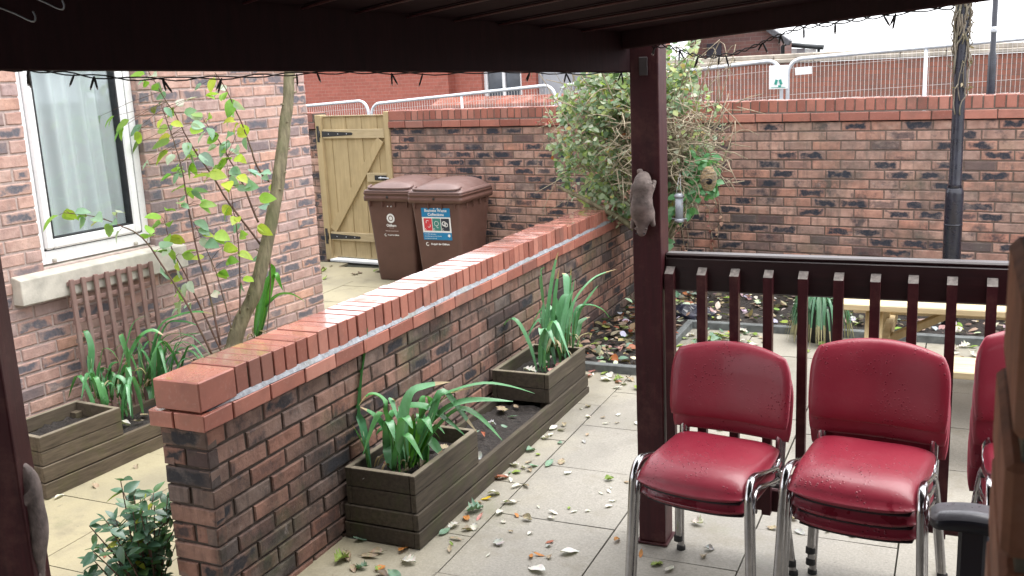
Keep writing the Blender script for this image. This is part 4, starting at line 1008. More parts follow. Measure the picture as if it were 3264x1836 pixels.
# ------------------------------------------------------------------ mesh fence panels in the street
def fence_panel(s0, s1, z0, z1, off, label, mids, H=1.85):
    """z0, z1: heights of the top rail at both ends"""
    o = BP(s0, off); t = thing('fence_panel', label, 'fence panel', (o.x, o.y, 0), 0, 'temporary mesh fence panels in the street')
    r = .021; rad = .16
    def tp(s): return z0 + (z1 - z0) * (s - s0) / (s1 - s0)
    P = [BP(s0, off, tp(s0) - H)]
    for k in range(9): a = R(180 - 90 * k / 8); P.append(BP(s0 + rad + rad * math.cos(a), off, tp(s0) - rad + rad * math.sin(a)))
    for k in range(9): a = R(90 - 90 * k / 8); P.append(BP(s1 - rad + rad * math.cos(a), off, tp(s1) - rad + rad * math.sin(a)))
    P.append(BP(s1, off, tp(s1) - H))
    m = MB(); m.tube(P, r, 8); m.tube([BP(s0, off, tp(s0) - H + .15), BP(s1, off, tp(s1) - H + .15)], .018, 8); m.build('frame', M['galv'], t)
    for mid in mids:
        m = MB(); m.tube([BP(mid, off, tp(mid) - H + .15), BP(mid, off, tp(mid) - .02)], .019, 8); m.build('mid_post', M['galv'], t)
    m = MB(); s = s0 + .06
    while s < s1 - .03:
        dd = max(0, .16 - min(s - s0, s1 - s)); top = tp(s) - .02 - (dd * dd * 3.5)
        m.box(BP(s, off + .012, (top + tp(s) - 1.1) / 2), (.0042, .0042, top - tp(s) + 1.1), MBk); s += .042
    for hz in (.10, .38, .66, .94): m.bar(BP(s0 + .02, off + .012, tp(s0) - hz), BP(s1 - .02, off + .012, tp(s1) - hz), .004, .004)
    m.build('wire_mesh', M['wire'], t)
    m = MB(); m.box(BP(s0 - .03, off, tp(s0) - H - .05), (.55, .20, .12), MBk, bev=.02); m.build('foot_block', M['rubber'], t)
    return t
fence_panel(-12.2, -9.155, 1.505, 1.625, -3, 'galvanised mesh fence panel furthest left, beyond the gate', (-10.7,))
fence_panel(-9.095, -6.135, 1.585, 1.735, -3, 'galvanised mesh fence panel above the wall right of the gate with blue grey mid post', (-7.55,))
fence_panel(-6.075, -3.29, 1.735, 1.905, -3, 'galvanised mesh fence panel partly behind the big shrub', (-4.8,))
fence_panel(-3.22, -.35, 1.915, 2.02, -3, 'galvanised mesh fence panel right of the shrub, crossed by the black lamp post', (-1.81,))
fence_panel(-.29, 2.6, 2.02, 2.1, -3, 'galvanised mesh fence panel at the far right edge', (1.2,))
def board(s0, s1, z0, z1, off, mat, t, name, tilt=0):
    m = MB(); m.box(BP((s0 + s1) / 2, off, (z0 + z1) / 2), (s1 - s0, .006, z1 - z0), MBk @ Euler((0, tilt, 0)).to_matrix(), bev=.002); return m.build(name, mat, t)
sg = thing('notice_sign', 'white notice with small green symbol hanging where two fence panels meet', 'sign', tuple(BP(-3.28, -2.96, 1.6)))
board(-3.415, -3.205, 1.60, 1.855, -2.955, M['signwhite'], sg, 'board')
m = MB()
for dx, a in ((-.02, .3), (.03, -.3)):
    c = BP(-3.315 + dx, -2.949, 1.675); m.box(c, (.028, .003, .055), MBk @ Euler((0, a, 0)).to_matrix())
m.box(BP(-3.295, -2.949, 1.63), (.03, .003, .022), MBk); m.box(BP(-3.31, -2.949, 1.618), (.16, .003, .005), MBk); m.build('symbol', M['signgreen'], sg)
s2 = thing('notice_sign', 'small blank white plate fixed to the mesh fence right of the green symbol notice', 'sign', tuple(BP(-3.0, -2.96, 1.8)))
board(-3.13, -2.95, 1.745, 1.825, -2.96, M['signwhite'], s2, 'board', -.05)
for s in (-3.11, -2.97):
    m = MB(); m.box(BP(s, -2.966, 1.785), (.006, .012, .02), MBk); m.build('cable_tie', M['black_plastic'], s2)

# ------------------------------------------------------------------ street, far walls and houses
g = MB(); P = [BP(-40, -2.2, -.012), BP(40, -2.2, -.012), BP(40, -5.4, -.012), BP(-40, -5.4, -.012)]
g.quad(*P); tag(g.build('road', M['asphalt']), kind='structure')
def local_wall(name, mat, parent, s0, s1, o0, o1, z0, z1, zr=None):
    """box in wall-aligned local coordinates so the brick pattern follows the wall; zr: top height at the right end"""
    if zr is None: zr = z1
    m = MB(); P = [(s0, -o0, z0), (s1, -o0, z0), (s1, -o1, z0), (s0, -o1, z0), (s0, -o0, z1), (s1, -o0, zr), (s1, -o1, zr), (s0, -o1, z1)]
    i = [m.vert(p) for p in P]
    for q in ((0, 1, 5, 4), (1, 2, 6, 5), (2, 3, 7, 6), (3, 0, 4, 7), (4, 5, 6, 7), (0, 3, 2, 1)): m.face([i[k] for k in q])
    return m.build(name, mat, parent, shift=False)
def bthing(name, label, cat, group=None):
    t = thing(name, label, cat, tuple(-BN * BD), 0, group); t.rotation_euler = (0, 0, ang_b); return t
fw_ = bthing('street_wall', 'long brown brick street wall with pale stone coping behind the mesh fence', 'wall')
local_wall('brickwork', M['far_wall'], fw_, -6.4, 6, -7, -7.25, -.2, 1.86)
m = MB(); s = -6.4
while s < 6:
    for z0, z1, o0, o1 in ((1.865, 1.93, -6.95, -7.30), (1.93, 2.0, -6.99, -7.26)):
        m.box((s + .3, -(o0 + o1) / 2, (z0 + z1) / 2), (.592, abs(o1 - o0), z1 - z0), bev=.012)
    s += .6
m.build('coping', M['stonecoping'], fw_, shift=False)
# red brick building far left
rb = bthing('brick_building', 'bright red brick building behind the mesh fence left of the shrub', 'building')
local_wall('wall', M['far_red'], rb, -26, -12.65, -10, -10.3, -.2, 3.1)
local_wall('wall', M['far_red'], rb, -12.65, -11.95, -10.25, -10.5, -.2, 3.1)
local_wall('wall', M['far_red'], rb, -10.95, -10.6, -10.25, -10.5, -.2, 3.1)
local_wall('wall', M['far_red'], rb, -9.0, -7.7, -10.25, -10.5, -.2, 3.1)
local_wall('wall', M['far_red'], rb, -11.95, -9.0, -10.26, -10.5, -.2, 1.15)
local_wall('wall', M['far_red'], rb, -11.95, -9.0, -10.26, -10.5, 2.9, 3.1)
local_wall('roof', M['slate'], rb, -26.3, -7.6, -9.6, -16, 3.1, 3.25)
for (a, b, gm) in ((-11.945, -10.955, 'darkglass'), (-10.595, -9.005, 'dullglass')):
    m = MB(); o0 = 10.38
    for (x0, x1, z0, z1) in ((a, a + .08, 1.15, 2.9), (b - .08, b, 1.15, 2.9), (a + .08, b - .08, 1.15, 1.24), (a + .08, b - .08, 2.81, 2.9), ((a + b) / 2 - .035, (a + b) / 2 + .035, 1.24, 2.81)):
        m.box(((x0 + x1) / 2, o0, (z0 + z1) / 2), (x1 - x0, .07, z1 - z0))
    f = m.build('window', M['dullglass'] if gm == 'dullglass' else M['upvc'], rb, shift=False)
    m = MB(); m.box(((a + b) / 2, o0 + .01, 2.03), (b - a - .1, .012, 1.7)); m.build('pane', M[gm], f, shift=False)
    m = MB(); m.box(((a + b) / 2, 10.2, 1.19), (b - a, .16, .06)); m.build('sill', M['stonecoping'], f, shift=False)
tw = bthing('tiled_wall', 'low front wall capped with sloping red tiles below the far windows', 'wall')
local_wall('brickwork', M['far_dark'], tw, -11.6, -6.2, -8.2, -8.42, -.2, 1.285)
m = MB(); s = -11.75
while s < -6.3:
    P = [(s, 8.05, 1.36), (s + .36, 8.05, 1.36), (s + .36, 8.42, 1.50), (s, 8.42, 1.50), (s, 8.05, 1.31), (s + .36, 8.05, 1.31), (s + .36, 8.42, 1.29), (s, 8.42, 1.29)]
    i = [m.vert(p) for p in P]; rc = (random.random(),) * 3
    for q in ((0, 1, 2, 3), (4, 5, 1, 0), (5, 6, 2, 1), (6, 7, 3, 2), (7, 4, 0, 3), (4, 7, 6, 5)): m.face([i[k] for k in q], rc=rc)
    s += .368
m.build('tile_coping', M['red'], tw, shift=False)
# house on the far right with dark gable
fh = bthing('brick_house', 'dark brick house gable with slate roof beyond the street wall', 'house')
local_wall('wall', M['far_dark'], fh, -7.9, -6.0, -12.0, -12.3, -.2, 3.66, 2.33)
local_wall('wall', M['far_dark'], fh, -6.25, -6.0, -12.3, -12.8, -.2, 2.33)
m = MB(); m.bar((-7.9, 11.92, 3.72), (-5.78, 11.92, 2.235), .16, .10); m.build('roof_verge', M['slate'], fh, shift=False)
m = MB(); m.box((-7.35, 11.98, 2.16), (.30, .06, .30)); m.build('window', M['darkglass'], fh, shift=False)
m = MB(); m.tube([(-5.93, 11.95, .5), (-5.93, 11.95, 2.18), (-5.83, 11.9, 2.24)], .04, 8); m.build('downpipe', M['gutter'], fh, shift=False)
ex = bthing('white_annexe', 'low white rendered annexe with dark gutter right of the dark brick gable', 'building')
local_wall('wall', M['signwhite'], ex, -6.2, -5.55, -13, -13.2, -.2, 2.16, 2.10)
m = MB(); m.tube([(-6.1, 12.9, 2.22), (-5.38, 12.9, 2.13)], .05, 8); m.build('gutter', M['gutter'], ex, shift=False)
m = MB(); m.tube([(-5.48, 12.92, .2), (-5.48, 12.92, 2.12)], .03, 8); m.build('downpipe', M['gutter'], ex, shift=False)
m = MB(); m.box((-5.85, 12.97, 1.98), (.16, .05, .3)); m.build('window', M['dullglass'], ex, shift=False)
# ------------------------------------------------------------------ timber shelter over the viewer
sh = thing('timber_shelter', 'dark stained timber shelter whose posts, beam and boarded roof frame the view', 'shelter', (-1.135, 3.835, gz(3.83)))
PZ = 2.0
m = MB()
def post(mb, x, y, rz, z0, z1, w_=.116):
    n = 14; r0 = []
    for k in range(n + 1):
        z = z0 + (z1 - z0) * k / n; ring = []
        for (a, b) in ((-1, -1), (1, -1), (1, 1), (-1, 1)):
            q = V((a * w_ / 2, b * w_ / 2, 0)); q.rotate(Euler((0, 0, rz)))
            ring.append(mb.vert((x + q.x + .002 * noise.noise(V((k * 1.7, a, b))), y + q.y + .002 * noise.noise(V((a, k * 1.3, b))), z)))
        if r0:
            for i in range(4): mb.face((r0[i], r0[(i + 1) % 4], ring[(i + 1) % 4], ring[i]), rc=(.4, .4, .4))
        else: mb.face(ring[::-1])
        r0 = ring
    mb.face(r0)
post(m, -1.137, 3.838, 0, gz(3.8) + .012, PZ)
po = m.build('post', M['stain_red'], sh, fixn=True); b_ = po.modifiers.new('b', 'BEVEL'); b_.width = .006; b_.segments = 2
m = MB(); post(m, -2.451, 1.817, R(30), gz(1.85) + .012, 2.08)
p2 = m.build('post', M['stain_red'], sh, fixn=True); b_ = p2.modifiers.new('b', 'BEVEL'); b_.width = .006; b_.segments = 2
m = MB(); post(m, 1.30, 3.838, 0, gz(3.8) + .012, 2.10); m.build('post', M['stain_red'], sh, fixn=True)
m = MB(); post(m, 2.6, 1.5, R(-30), gz(1.5) + .012, 2.15); m.build('post', M['stain_red'], sh, fixn=True)
m = MB(); post(m, -1.9, -1.9, 0, gz(-1.9) + .012, 2.38); m.build('post', M['stain_red'], sh, fixn=True)
m = MB(); post(m, 2.4, -1.9, 0, gz(-1.9) + .012, 2.42); m.build('post', M['stain_red'], sh, fixn=True)
for (x, y, rz) in ((-1.137, 3.838, 0), (-2.451, 1.817, R(30))):
    m = MB(); m.box((x, y, gz(y) + .006), (.135, .135, .010), Euler((0, 0, rz)), bev=.002); m.build('foot_plate', M['stain_red'], sh)
# main beam from the centre post to the left post
BA = V((-1.190, 3.835, 1.944)); BBm = V((-2.70, 1.31, 2.052)); bd = (BBm - BA).normalized()
def roofz(x, y): return 2.004 + .0025 * (x + 1.14) - .0889 * (y - 3.78)
m = MB(); bl_ = (BBm - BA).length; bn_ = V((-bd.y, bd.x, 0)).normalized() * .0275; NB_ = 12; r0 = None
for k in range(NB_ + 1):
    p = BA.lerp(BBm, k / NB_); q = bl_ * k / NB_; zb = 1.8835 + .039 * q + .0012 * noise.noise(p * 5); zt = roofz(p.x, p.y) + .060
    r = [m.vert((p.x + a * bn_.x, p.y + a * bn_.y, z)) for a, z in ((-1, zb + .004), (-.85, zb), (.85, zb), (1, zb + .004), (1, zt), (-1, zt))]
    if r0:
        for i in range(6): m.face((r0[i], r0[(i + 1) % 6], r[(i + 1) % 6], r[i]), rc=(.2, .3, .4))
    else: m.face(r[::-1])
    r0 = r
m.face(r0)
m.build('beam', M['stain'], sh, fixn=True)
E2 = V((.882, -.470, .044)).normalized()
m = MB(); m.box((-1.128, 3.772, 1.93), (.05, .008, .075), bev=.002); m.box((-1.128, 3.768, 1.93), (.030, .006, .045), bev=.002); m.build('joist_hanger', M['galv'], sh) if False else None
m = MB(); m.box((-1.137, 3.776, 1.905), (.034, .005, .070), bev=.002); m.build('beam_bracket', plain('dull bracket', (.05, .04, .042), .7), sh)
# roof boards run from the beam to the right, over the viewer
nb_ = V((.0025, -.0889, -1)).normalized()
EA = V((-1.10, 3.70, 1.975))
m = MB()
a = EA - E2 * .12; m.bar(a + V((0, 0, .052)), a + E2 * 4.6 + V((0, 0, .052)), .028, .100, bev=.004, rc=(.3, .3, .3))
m.build('fascia', M['stain'], sh)
bdir = V((-.5, -.866, 0)); k = 0
perp = V((E2.y, -E2.x, 0)).normalized()
if perp.y > 0: perp = -perp
fm = bpy.data.materials
dlen = .0
while dlen < 7.2:
    wv = .185
    c0 = EA + perp * (dlen + .11); 
    s_start = -.14 - dlen * .03; s_end = 4.7
    a = c0 + E2 * s_start; b = c0 + E2 * s_end
    a.z = roofz(a.x, a.y) + .040; b.z = roofz(b.x, b.y) + .040
    mm = MB(); mm.bar(a, b, wv - .001, .022, up=-nb_, bev=.006)
    mm.bar(a + perp * (wv / 2) + V((0, 0, -.012)), b + perp * (wv / 2) + V((0, 0, -.012)), .010, .008, up=-nb_, bev=.003, mi=1)  # lighter bead at each joint, painting board edges that catch outside light
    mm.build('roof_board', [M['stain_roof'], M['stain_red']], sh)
    dlen += wv; k += 1
m = MB(); P = [EA + perp * -.02 + E2 * -.3, EA + E2 * 4.75 + perp * -.02, EA + E2 * 4.75 + perp * 7.3, EA + E2 * -.3 + perp * 7.3]
P = [V((p.x, p.y, roofz(p.x, p.y) + .064)) for p in P]
lo_ = [m.vert(p) for p in P]; hi_ = [m.vert(p + V((0, 0, .02))) for p in P]
m.face(lo_[::-1]); m.face(hi_)
for k in range(4): m.face((lo_[k], lo_[(k + 1) % 4], hi_[(k + 1) % 4], hi_[k]))
m.build('roof_felt', M['asphalt'], sh)
# unseen boarded back and sides, added behind the viewer to darken the chair backs
m = MB(); x = -2.0
while x < 2.5:
    m.box((x + .07, -1.95, 1.12), (.136, .022, 2.5), bev=.004); x += .14
m.build('added_back_panel', M['stain'], sh)
m = MB(); yy = -1.9
while yy < 1.4:
    m.box((2.62, yy + .07, 1.12), (.022, .136, 2.5), bev=.004); yy += .14
m.build('added_side_panel', M['stain'], sh)  # right-hand boards, added out of view to cut fill light
m = MB(); yy = -1.9
while yy < .3:
    m.box((-2.05 - .10 * (yy + 1.9), yy + .07, 1.12), (.022, .136, 2.5), bev=.004); yy += .14
m.build('added_side_panel', M['stain'], sh)  # left-hand boards, added out of view to darken the interior
# two wire hooks under the roof at the left
for nm, px, lab in ((0, (-1.588, 1.448, 2.065), 'thin bent wire hook under the shelter roof, the upper one at the far left'), (1, (-1.637, 1.421, 2.045), 'thin bent wire hook under the shelter roof, the lower one at the far left')):
    m = MB(); p = V(px); m.tube(smooth([p + V((-.16, -.02, .055)), p + V((-.06, 0, .02)), p + V((.0, 0, -.004)), p + V((.012, 0, .002)), p + V((.008, 0, .014))], 16), .0016, 6)
    tag(m.build('wire_hook', M['feedercap']), lab, 'hook', 'wire hooks under the roof')

# balustrade --------------------------------------------------------
ba = thing('balustrade', 'dark stained timber balustrade with square balusters and grey cut tops behind the red chairs', 'railing', (-.5, 3.83, gz(3.83)))
m = MB(); m.bar((-1.078, 3.846, 1.083), (1.25, 3.846, 1.083), .036, .138, bev=.006, rc=(.2, .2, .2)); m.build('top_rail', M['handrail'], ba)
m = MB(); m.bar((-1.078, 3.858, 1.160), (1.25, 3.858, 1.160), .058, .016, bev=.006, rc=(.9, .2, .2)); m.build('rail_cap', M['handrail'], ba)
m = MB(); m.bar((-1.078, 3.846, .16), (1.25, 3.846, .16), .036, .10, bev=.006); m.build('bottom_rail', M['stain_red'], ba)
k = 0; x = -1.052
while x < 1.25:
    m = MB(); hw = .0175; z0, z1 = .112, 1.093; y0, y1 = 3.790, 3.826
    P = [(x - hw, y0, z0), (x + hw, y0, z0), (x + hw, y1, z0), (x - hw, y1, z0), (x - hw, y0, z1 - .002), (x + hw, y0, z1 - .002), (x + hw, y1, z1 + .022), (x - hw, y1, z1 + .022)]
    i = [m.vert(p) for p in P]; rc = (random.random(),) * 3
    for q in ((0, 1, 5, 4), (1, 2, 6, 5), (2, 3, 7, 6), (3, 0, 4, 7), (0, 3, 2, 1)): m.face([i[j] for j in q], rc=rc)
    m.face([i[j] for j in (4, 5, 6, 7)], rc=rc, mi=1)
    m.build('baluster', [M['stain_red'], M['endgrain']], ba)
    x += .1295

# string lights -------------------------------------------------------
def string_lights(label, P, nb, seed, base, every=1):
    t = thing('string_lights', label, 'string lights', tuple(P[0]), 0, 'strings of small lights on the shelter')
    rnd = random.Random(seed); m = MB()
    ln = [(P[i + 1] - P[i]).length for i in range(len(P) - 1)]
    C = smooth(P, 90)
    for s_ in (0, 1):
        Q = []
        for i, p in enumerate(C):
            a = i * .9 + s_ * math.pi
            Q.append(p + V((0, .004 * math.cos(a), .005 * math.sin(a))) + V((0, 0, .006 * noise.noise(V((i * .3, seed + s_ * 9, 0))))))
        m.tube(Q, .0021, 5)
    m.build('cable', M['cable'], t)
    for k in range(nb):
        p = C[int((k + .5 + rnd.uniform(-.4, .4)) / nb * (len(C) - 1))]
        for q in range(rnd.choice((1, 2, 2))):
            d = V((rnd.uniform(-.7, .7), rnd.uniform(-.3, .3), -1)).normalized(); L = rnd.uniform(.026, .042)
            m = MB(); m.tube([p, p + d * L * .35, p + d * L], [.0018, .0034, .0030], 6, rc=(.2, .2, .2)); m.tube([p + d * L, p + d * (L + .006)], [.0026, .0014], 6, mi=1)
            m.build('bulb', [M['cable'], M['ledwarm']], t)
def bm(f, dz, off=.0): 
    p = BA.lerp(BBm, f); n_ = V((-bd.y, bd.x, 0)); return V((p.x, p.y, 1.8835 + .039 * bl_ * f + dz)) + n_ * off
string_lights('black string lights sagging below the long left beam of the shelter', [bm(f, d, .02) for f, d in ((.02, .0), (.12, -.004), (.22, .0), (.34, -.006), (.42, -.002), (.50, -.010), (.58, -.022), (.66, -.020), (.72, -.004), (.76, .002), (.82, -.012), (.87, -.018), (.92, -.010), (.97, -.016))], 17, 3, 0)
def ev(s, dz): return EA + E2 * s + V((0, 0, dz))
string_lights('black string lights looped under the roof edge right of the centre post', [ev(s, d) for s, d in ((.03, -.002), (.12, -.012), (.22, -.045), (.30, -.062), (.42, -.060), (.52, -.040), (.60, -.020), (.70, -.004), (.85, -.004), (1.0, .0), (1.2, -.002))], 11, 8, 0)

# climbing animal ornaments --------------------------------------------
def skin_mesh(name, nodes, edges, sub=2):
    me = bpy.data.meshes.new(name); me.from_pydata([n[0] for n in nodes], edges, []); o = bpy.data.objects.new(name, me); COL.objects.link(o)
    sm = o.modifiers.new('s', 'SKIN'); sm.use_smooth_shade = True
    for i, n in enumerate(nodes):
        r = n[1]; me.skin_vertices[0].data[i].radius = (r, r) if not isinstance(r, tuple) else r
    me.skin_vertices[0].data[0].use_root = True
    sb = o.modifiers.new('u', 'SUBSURF'); sb.levels = sub; sb.render_levels = sub
    bpy.context.view_layer.update()
    m2 = bpy.data.meshes.new_from_object(o.evaluated_get(bpy.context.evaluated_depsgraph_get()))
    bpy.data.objects.remove(o); m2.name = name
    return m2
# local frame: post face in the xz plane, animal sits on -y, head down
nodes = [((0, -.030, .030), .043), ((0, -.046, .085), .050), ((.002, -.038, .135), .041), ((.004, -.042, .185), .047), ((.002, -.030, .225), .036),     # rump..chest: 0 lower bulge 1 .. 4
         ((-.006, -.026, -.030), .024), ((-.008, -.024, -.068), .024), ((-.010, -.026, -.098), .013),                                         # neck, head, muzzle
         ((-.012, -.012, .245), .016), ((-.018, -.008, .275), .012), ((.010, -.010, .262), .013),                                             # tail / hind foot
         ((-.038, -.020, .010), .014), ((-.050, -.014, -.030), .011), ((-.052, -.012, -.060), .010),                                          # left fore leg
         ((.034, -.018, .000), .014), ((.040, -.012, -.045), .010),                                                                            # right fore leg
         ((-.040, -.018, .165), .016), ((-.052, -.012, .115), .011), ((-.050, -.010, .080), .010),                                            # left hind leg
         ((.040, -.018, .175), .015), ((.046, -.010, .215), .010)]
edges = [(0, 1), (1, 2), (2, 3), (3, 4), (0, 5), (5, 6), (6, 7), (4, 8), (8, 9), (4, 10), (0, 11), (11, 12), (12, 13), (0, 14), (14, 15), (3, 16), (16, 17), (17, 18), (3, 19), (19, 20)]
an = skin_mesh('body', nodes, edges); an.materials.append(M['stone_grey'])
def ornament(label, loc, rz, scale=(1, 1, 1)):
    t = thing('climbing_animal_ornament', label, 'garden ornament', loc, rz, 'animal ornaments on the shelter posts'); t.scale = scale
    o = bpy.data.objects.new('body', an); COL.objects.link(o); o.parent = t
    for sx in (-1, 1):
        m = MB(); m.lathe((-.008 + sx * .020, -.034, -.052), [(.001, .010), (.007, .006), (.009, 0), (.004, -.006)], 8); m.build('ear', M['stone_grey'], t, shift=False)
        m = MB(); m.lathe((-.008 + sx * .016, -.044, -.076), [(.001, .004), (.004, .002), (.004, -.002), (.001, -.004)], 8); m.build('eye', M['black_plastic'], t, shift=False)
    return t
ornament('grey animal ornament climbing head down on the centre post', (-1.142, 3.780, 1.315), 0, (.95, .95, .72))
ornament('grey animal ornament seen edge-on on the dark left post', (-2.418, 1.830, .60), R(120), (.85, .7, 1.1))

# ------------------------------------------------------------------ red stacking chairs
def make_chair():
    t = thing('stacking_chair', '', 'chair'); ORG[t.name] = V((0, 0, 0))
    # local: origin on the floor under the seat centre, front towards -y, seat top .45
    def pad(W, D, T, fn, nx=16, ny=14, ex=3.6, nm='', mt=None, par=None):
        """cushion: grid over (u,v) in [-1,1]^2 with super-ellipse outline, fn maps (x,y,top/bottom bulge) to a point"""
        m = MB(); top = []; bot = []
        def prof(u, v):
            # squircle-like rounding of the square
            s = u; q = v
            x = s * (1 - .042 * q * q * q * q); y = q * (1 - .042 * s * s * s * s)
            e = max(0.0, 1 - (abs(u) ** ex)) * max(0.0, 1 - (abs(v) ** ex))
            return x * W / 2, y * D / 2, e ** .38
        for j in range(ny + 1):
            a = []; b = []
            for i in range(nx + 1):
                u = math.sin((-1 + 2 * i / nx) * math.pi / 2); v = math.sin((-1 + 2 * j / ny) * math.pi / 2)
                x, y, e = prof(u, v)
                a.append(m.vert(fn(x, y, T * .62 * e))); b.append(m.vert(fn(x, y, -T * .38 * e)))
            top.append(a); bot.append(b)
        for j in range(ny):
            for i in range(nx):
                m.face((top[j][i], top[j][i + 1], top[j + 1][i + 1], top[j + 1][i]), sm=True)
                m.face((bot[j][i], bot[j + 1][i], bot[j + 1][i + 1], bot[j][i + 1]), sm=True)
        ed = [(0, i) for i in range(nx + 1)] + [(j, nx) for j in range(1, ny + 1)] + [(ny, i) for i in range(nx - 1, -1, -1)] + [(j, 0) for j in range(ny - 1, 0, -1)]
        for k in range(len(ed)):
            a, b = ed[k], ed[(k + 1) % len(ed)]
            m.face((top[a[0]][a[1]], bot[a[0]][a[1]], bot[b[0]][b[1]], top[b[0]][b[1]]), sm=True)
        return m.build(nm, mt, par, shift=False, fixn=True)
    def seat_fn(x, y, h):
        f = -y / .21     # +1 at the front
        z = .474 + h - .024 * max(0, f) ** 3 * 1.0 + .016 * max(0, -f) ** 2 - .010 * (1 - (x / .22) ** 2)
        return (x, y - .012 * (1 - (x / .24) ** 2) * max(0, f), z)
    pad(.424, .420, .106, seat_fn, nm='seat', mt=M['vinyl'], par=t)
    def shell_fn(x, y, h):
        q = seat_fn(x * .93, y * .93, h * .5); return (q[0], q[1], q[2] - .034)
    pad(.415, .41, .03, shell_fn, nm='seat_shell', mt=M['shell'], par=t)
    def back_fn(x, z, h):
        # z in [-.136,.136]; arched top, concave towards the sitter
        zz = z; x2 = (x / .245) ** 2
        if z > 0: zz = z * (1 + .24 * (1 - x2))
        else: zz = z * (1 + .03 * (1 - x2))
        narrow = 1 - .09 * max(0, z / .136) ** 3
        y = .205 + .048 * (z / .136 + 1) * .5 - .045 * x2 + .018
        return (x * narrow, y - h, .712 + zz)
    pad(.484, .272, .050, back_fn, nm='backrest', mt=M['vinyl'], par=t, ex=4)
    for sx in (-1, 1):
        m = MB(); X = sx * .214
        pts = smooth([(X + sx * .026, -.228, .0), (X + sx * .016, -.216, .20), (X + sx * .008, -.205, .41), (X + sx * .005, -.196, .467), (X + sx * .003, -.168, .504), (X, -.12, .512), (X - sx * .002, -.04, .492), (X - sx * .010, .08, .458), (X - sx * .012, .155, .434), (X - sx * .004, .195, .36), (X + sx * .012, .225, .17), (X + sx * .024, .250, .0)], 52)
        m.tube(pts, .0148, 12, flat=(1.0, .62)); m.build('leg_frame', M['chrome'], t, shift=False)
        for (yy, xx) in ((-.228, X + sx * .026), (.250, X + sx * .024)):
            m = MB(); m.lathe((xx, yy, 0), [(.017, -.001), (.019, .0), (.018, .022), (.015, .024)], 12); m.build('foot_cap', M['rubber'], t, shift=False)
        m = MB(); x = sx * .196
        pts = smooth([(x, .10, .437), (x, .175, .442), (x, .208, .467), (x, .216, .522), (x, .228, .60), (x, .246, .70)], 24)
        m.tube(pts, .0145, 10, flat=(.55, 1.0)); m.build('back_upright', M['chrome'], t, shift=False)
    for yy in (-.13, .13):
        m = MB(); m.tube([(-.216, yy, .427 if yy < 0 else .42), (.216, yy, .427 if yy < 0 else .42)], .009, 8); m.build('crossbar', M['shell'], t, shift=False)
    return t
chair0 = make_chair()
used = [False]
def chair(loc, rz, label, group):
    t = chair0 if not used[0] else dup(chair0)
    used[0] = True
    t.location = loc; t.rotation_euler = (0, 0, rz); tag(t, label, 'chair', group)
    return t
def stack(x, y, rz, n, dz, dy, labels, group):
    f = V((math.sin(rz), -math.cos(rz), 0))
    for k in range(n):
        p = V((x, y, gz(y))) + f * (dy * k) + UP * (dz * k)
        chair(p, rz + R(random.uniform(-1, 1)), labels[k], group)
stack(-.812, 3.50, R(-9), 2, .058, .030, ['lower red vinyl chair of the stack of two beside the centre post', 'top red vinyl chair of the stack of two beside the centre post'], 'left stack of red chairs')
stack(-.262, 3.475, R(-6), 3, .060, .028, ['lowest red vinyl chair of the middle stack of three', 'second red vinyl chair from the bottom of the middle stack of three', 'topmost red vinyl chair of the middle stack, dotted with raindrops'], 'middle stack of red chairs')
stack(.312, 3.23, R(4), 4, .092, .028, ['lowest red vinyl chair of the right stack half hidden by the brick pier', 'second red vinyl chair from the bottom of the right stack behind the pier', 'third red vinyl chair from the bottom of the right stack behind the pier', 'topmost red vinyl chair of the right stack behind the pier'], 'right stack of red chairs')

# black armchair in front, mostly behind the pier ------------------------
ac = thing('black_armchair', 'black plastic armchair whose arm with painted grey highlight shows beside the brick pier', 'chair', (.30, 2.42, gz(2.4)))
ax, ay = .30, 2.42
def arm(x, y0):
    m = MB()
    n = 16
    top = []; bot = []
    for k in range(n + 1):
        q = k / n; yy = y0; xx = x - .075 + .16 * q
        zt = .808 + .014 * math.sin(q * 2.6) ; zb = zt - .016 - .016 * math.sin(min(1, q * 1.4 + .15) * math.pi / 2)
        hw = .050 * (1 - max(0, (.12 - q) / .12) ** 2 * .55)
        top.append([m.vert((xx, yy - hw, zt)), m.vert((xx, yy + hw, zt + .004))]); bot.append([m.vert((xx, yy - hw * .92, zb)), m.vert((xx, yy + hw * .92, zb))])
    for k in range(n):
        m.face((top[k][0], top[k + 1][0], top[k + 1][1], top[k][1]), mi=1, sm=True)
        m.face((bot[k][0], bot[k][1], bot[k + 1][1], bot[k + 1][0]), sm=True)
        m.face((bot[k][0], bot[k + 1][0], top[k + 1][0], top[k][0]), sm=True); m.face((top[k][1], top[k + 1][1], bot[k + 1][1], bot[k][1]), sm=True)
    m.face((bot[0][0], top[0][0], top[0][1], bot[0][1])); m.face((bot[n][0], bot[n][1], top[n][1], top[n][0]))
    return m
arm(.040, 2.45).build('armrest', [M['black_plastic'], M['arm_highlight']], ac, fixn=True)
arm(.66, 2.45).build('armrest', [M['black_plastic'], M['arm_highlight']], ac, fixn=True)
for x in (.060, .68):
    m = MB(); m.box((x, 2.45, .58), (.062, .050, .43), bev=.008); m.build('arm_support', M['black_plastic'], ac)
m = MB(); m.box((.37, 2.40, .375), (.56, .50, .07), bev=.025); m.build('seat', M['black_plastic'], ac)
m = MB(); m.box((.72, 2.40, .70), (.07, .46, .52), Euler((0, R(8), 0)), bev=.025); m.build('backrest', M['black_plastic'], ac)
for x in (.14, .62):
    for y in (2.22, 2.60):
        m = MB(); m.tube([(x, y, .35), (x + (.03 if x > .3 else -.03), y, gz(y))], .016, 8); m.build('leg', M['black_plastic'], ac)

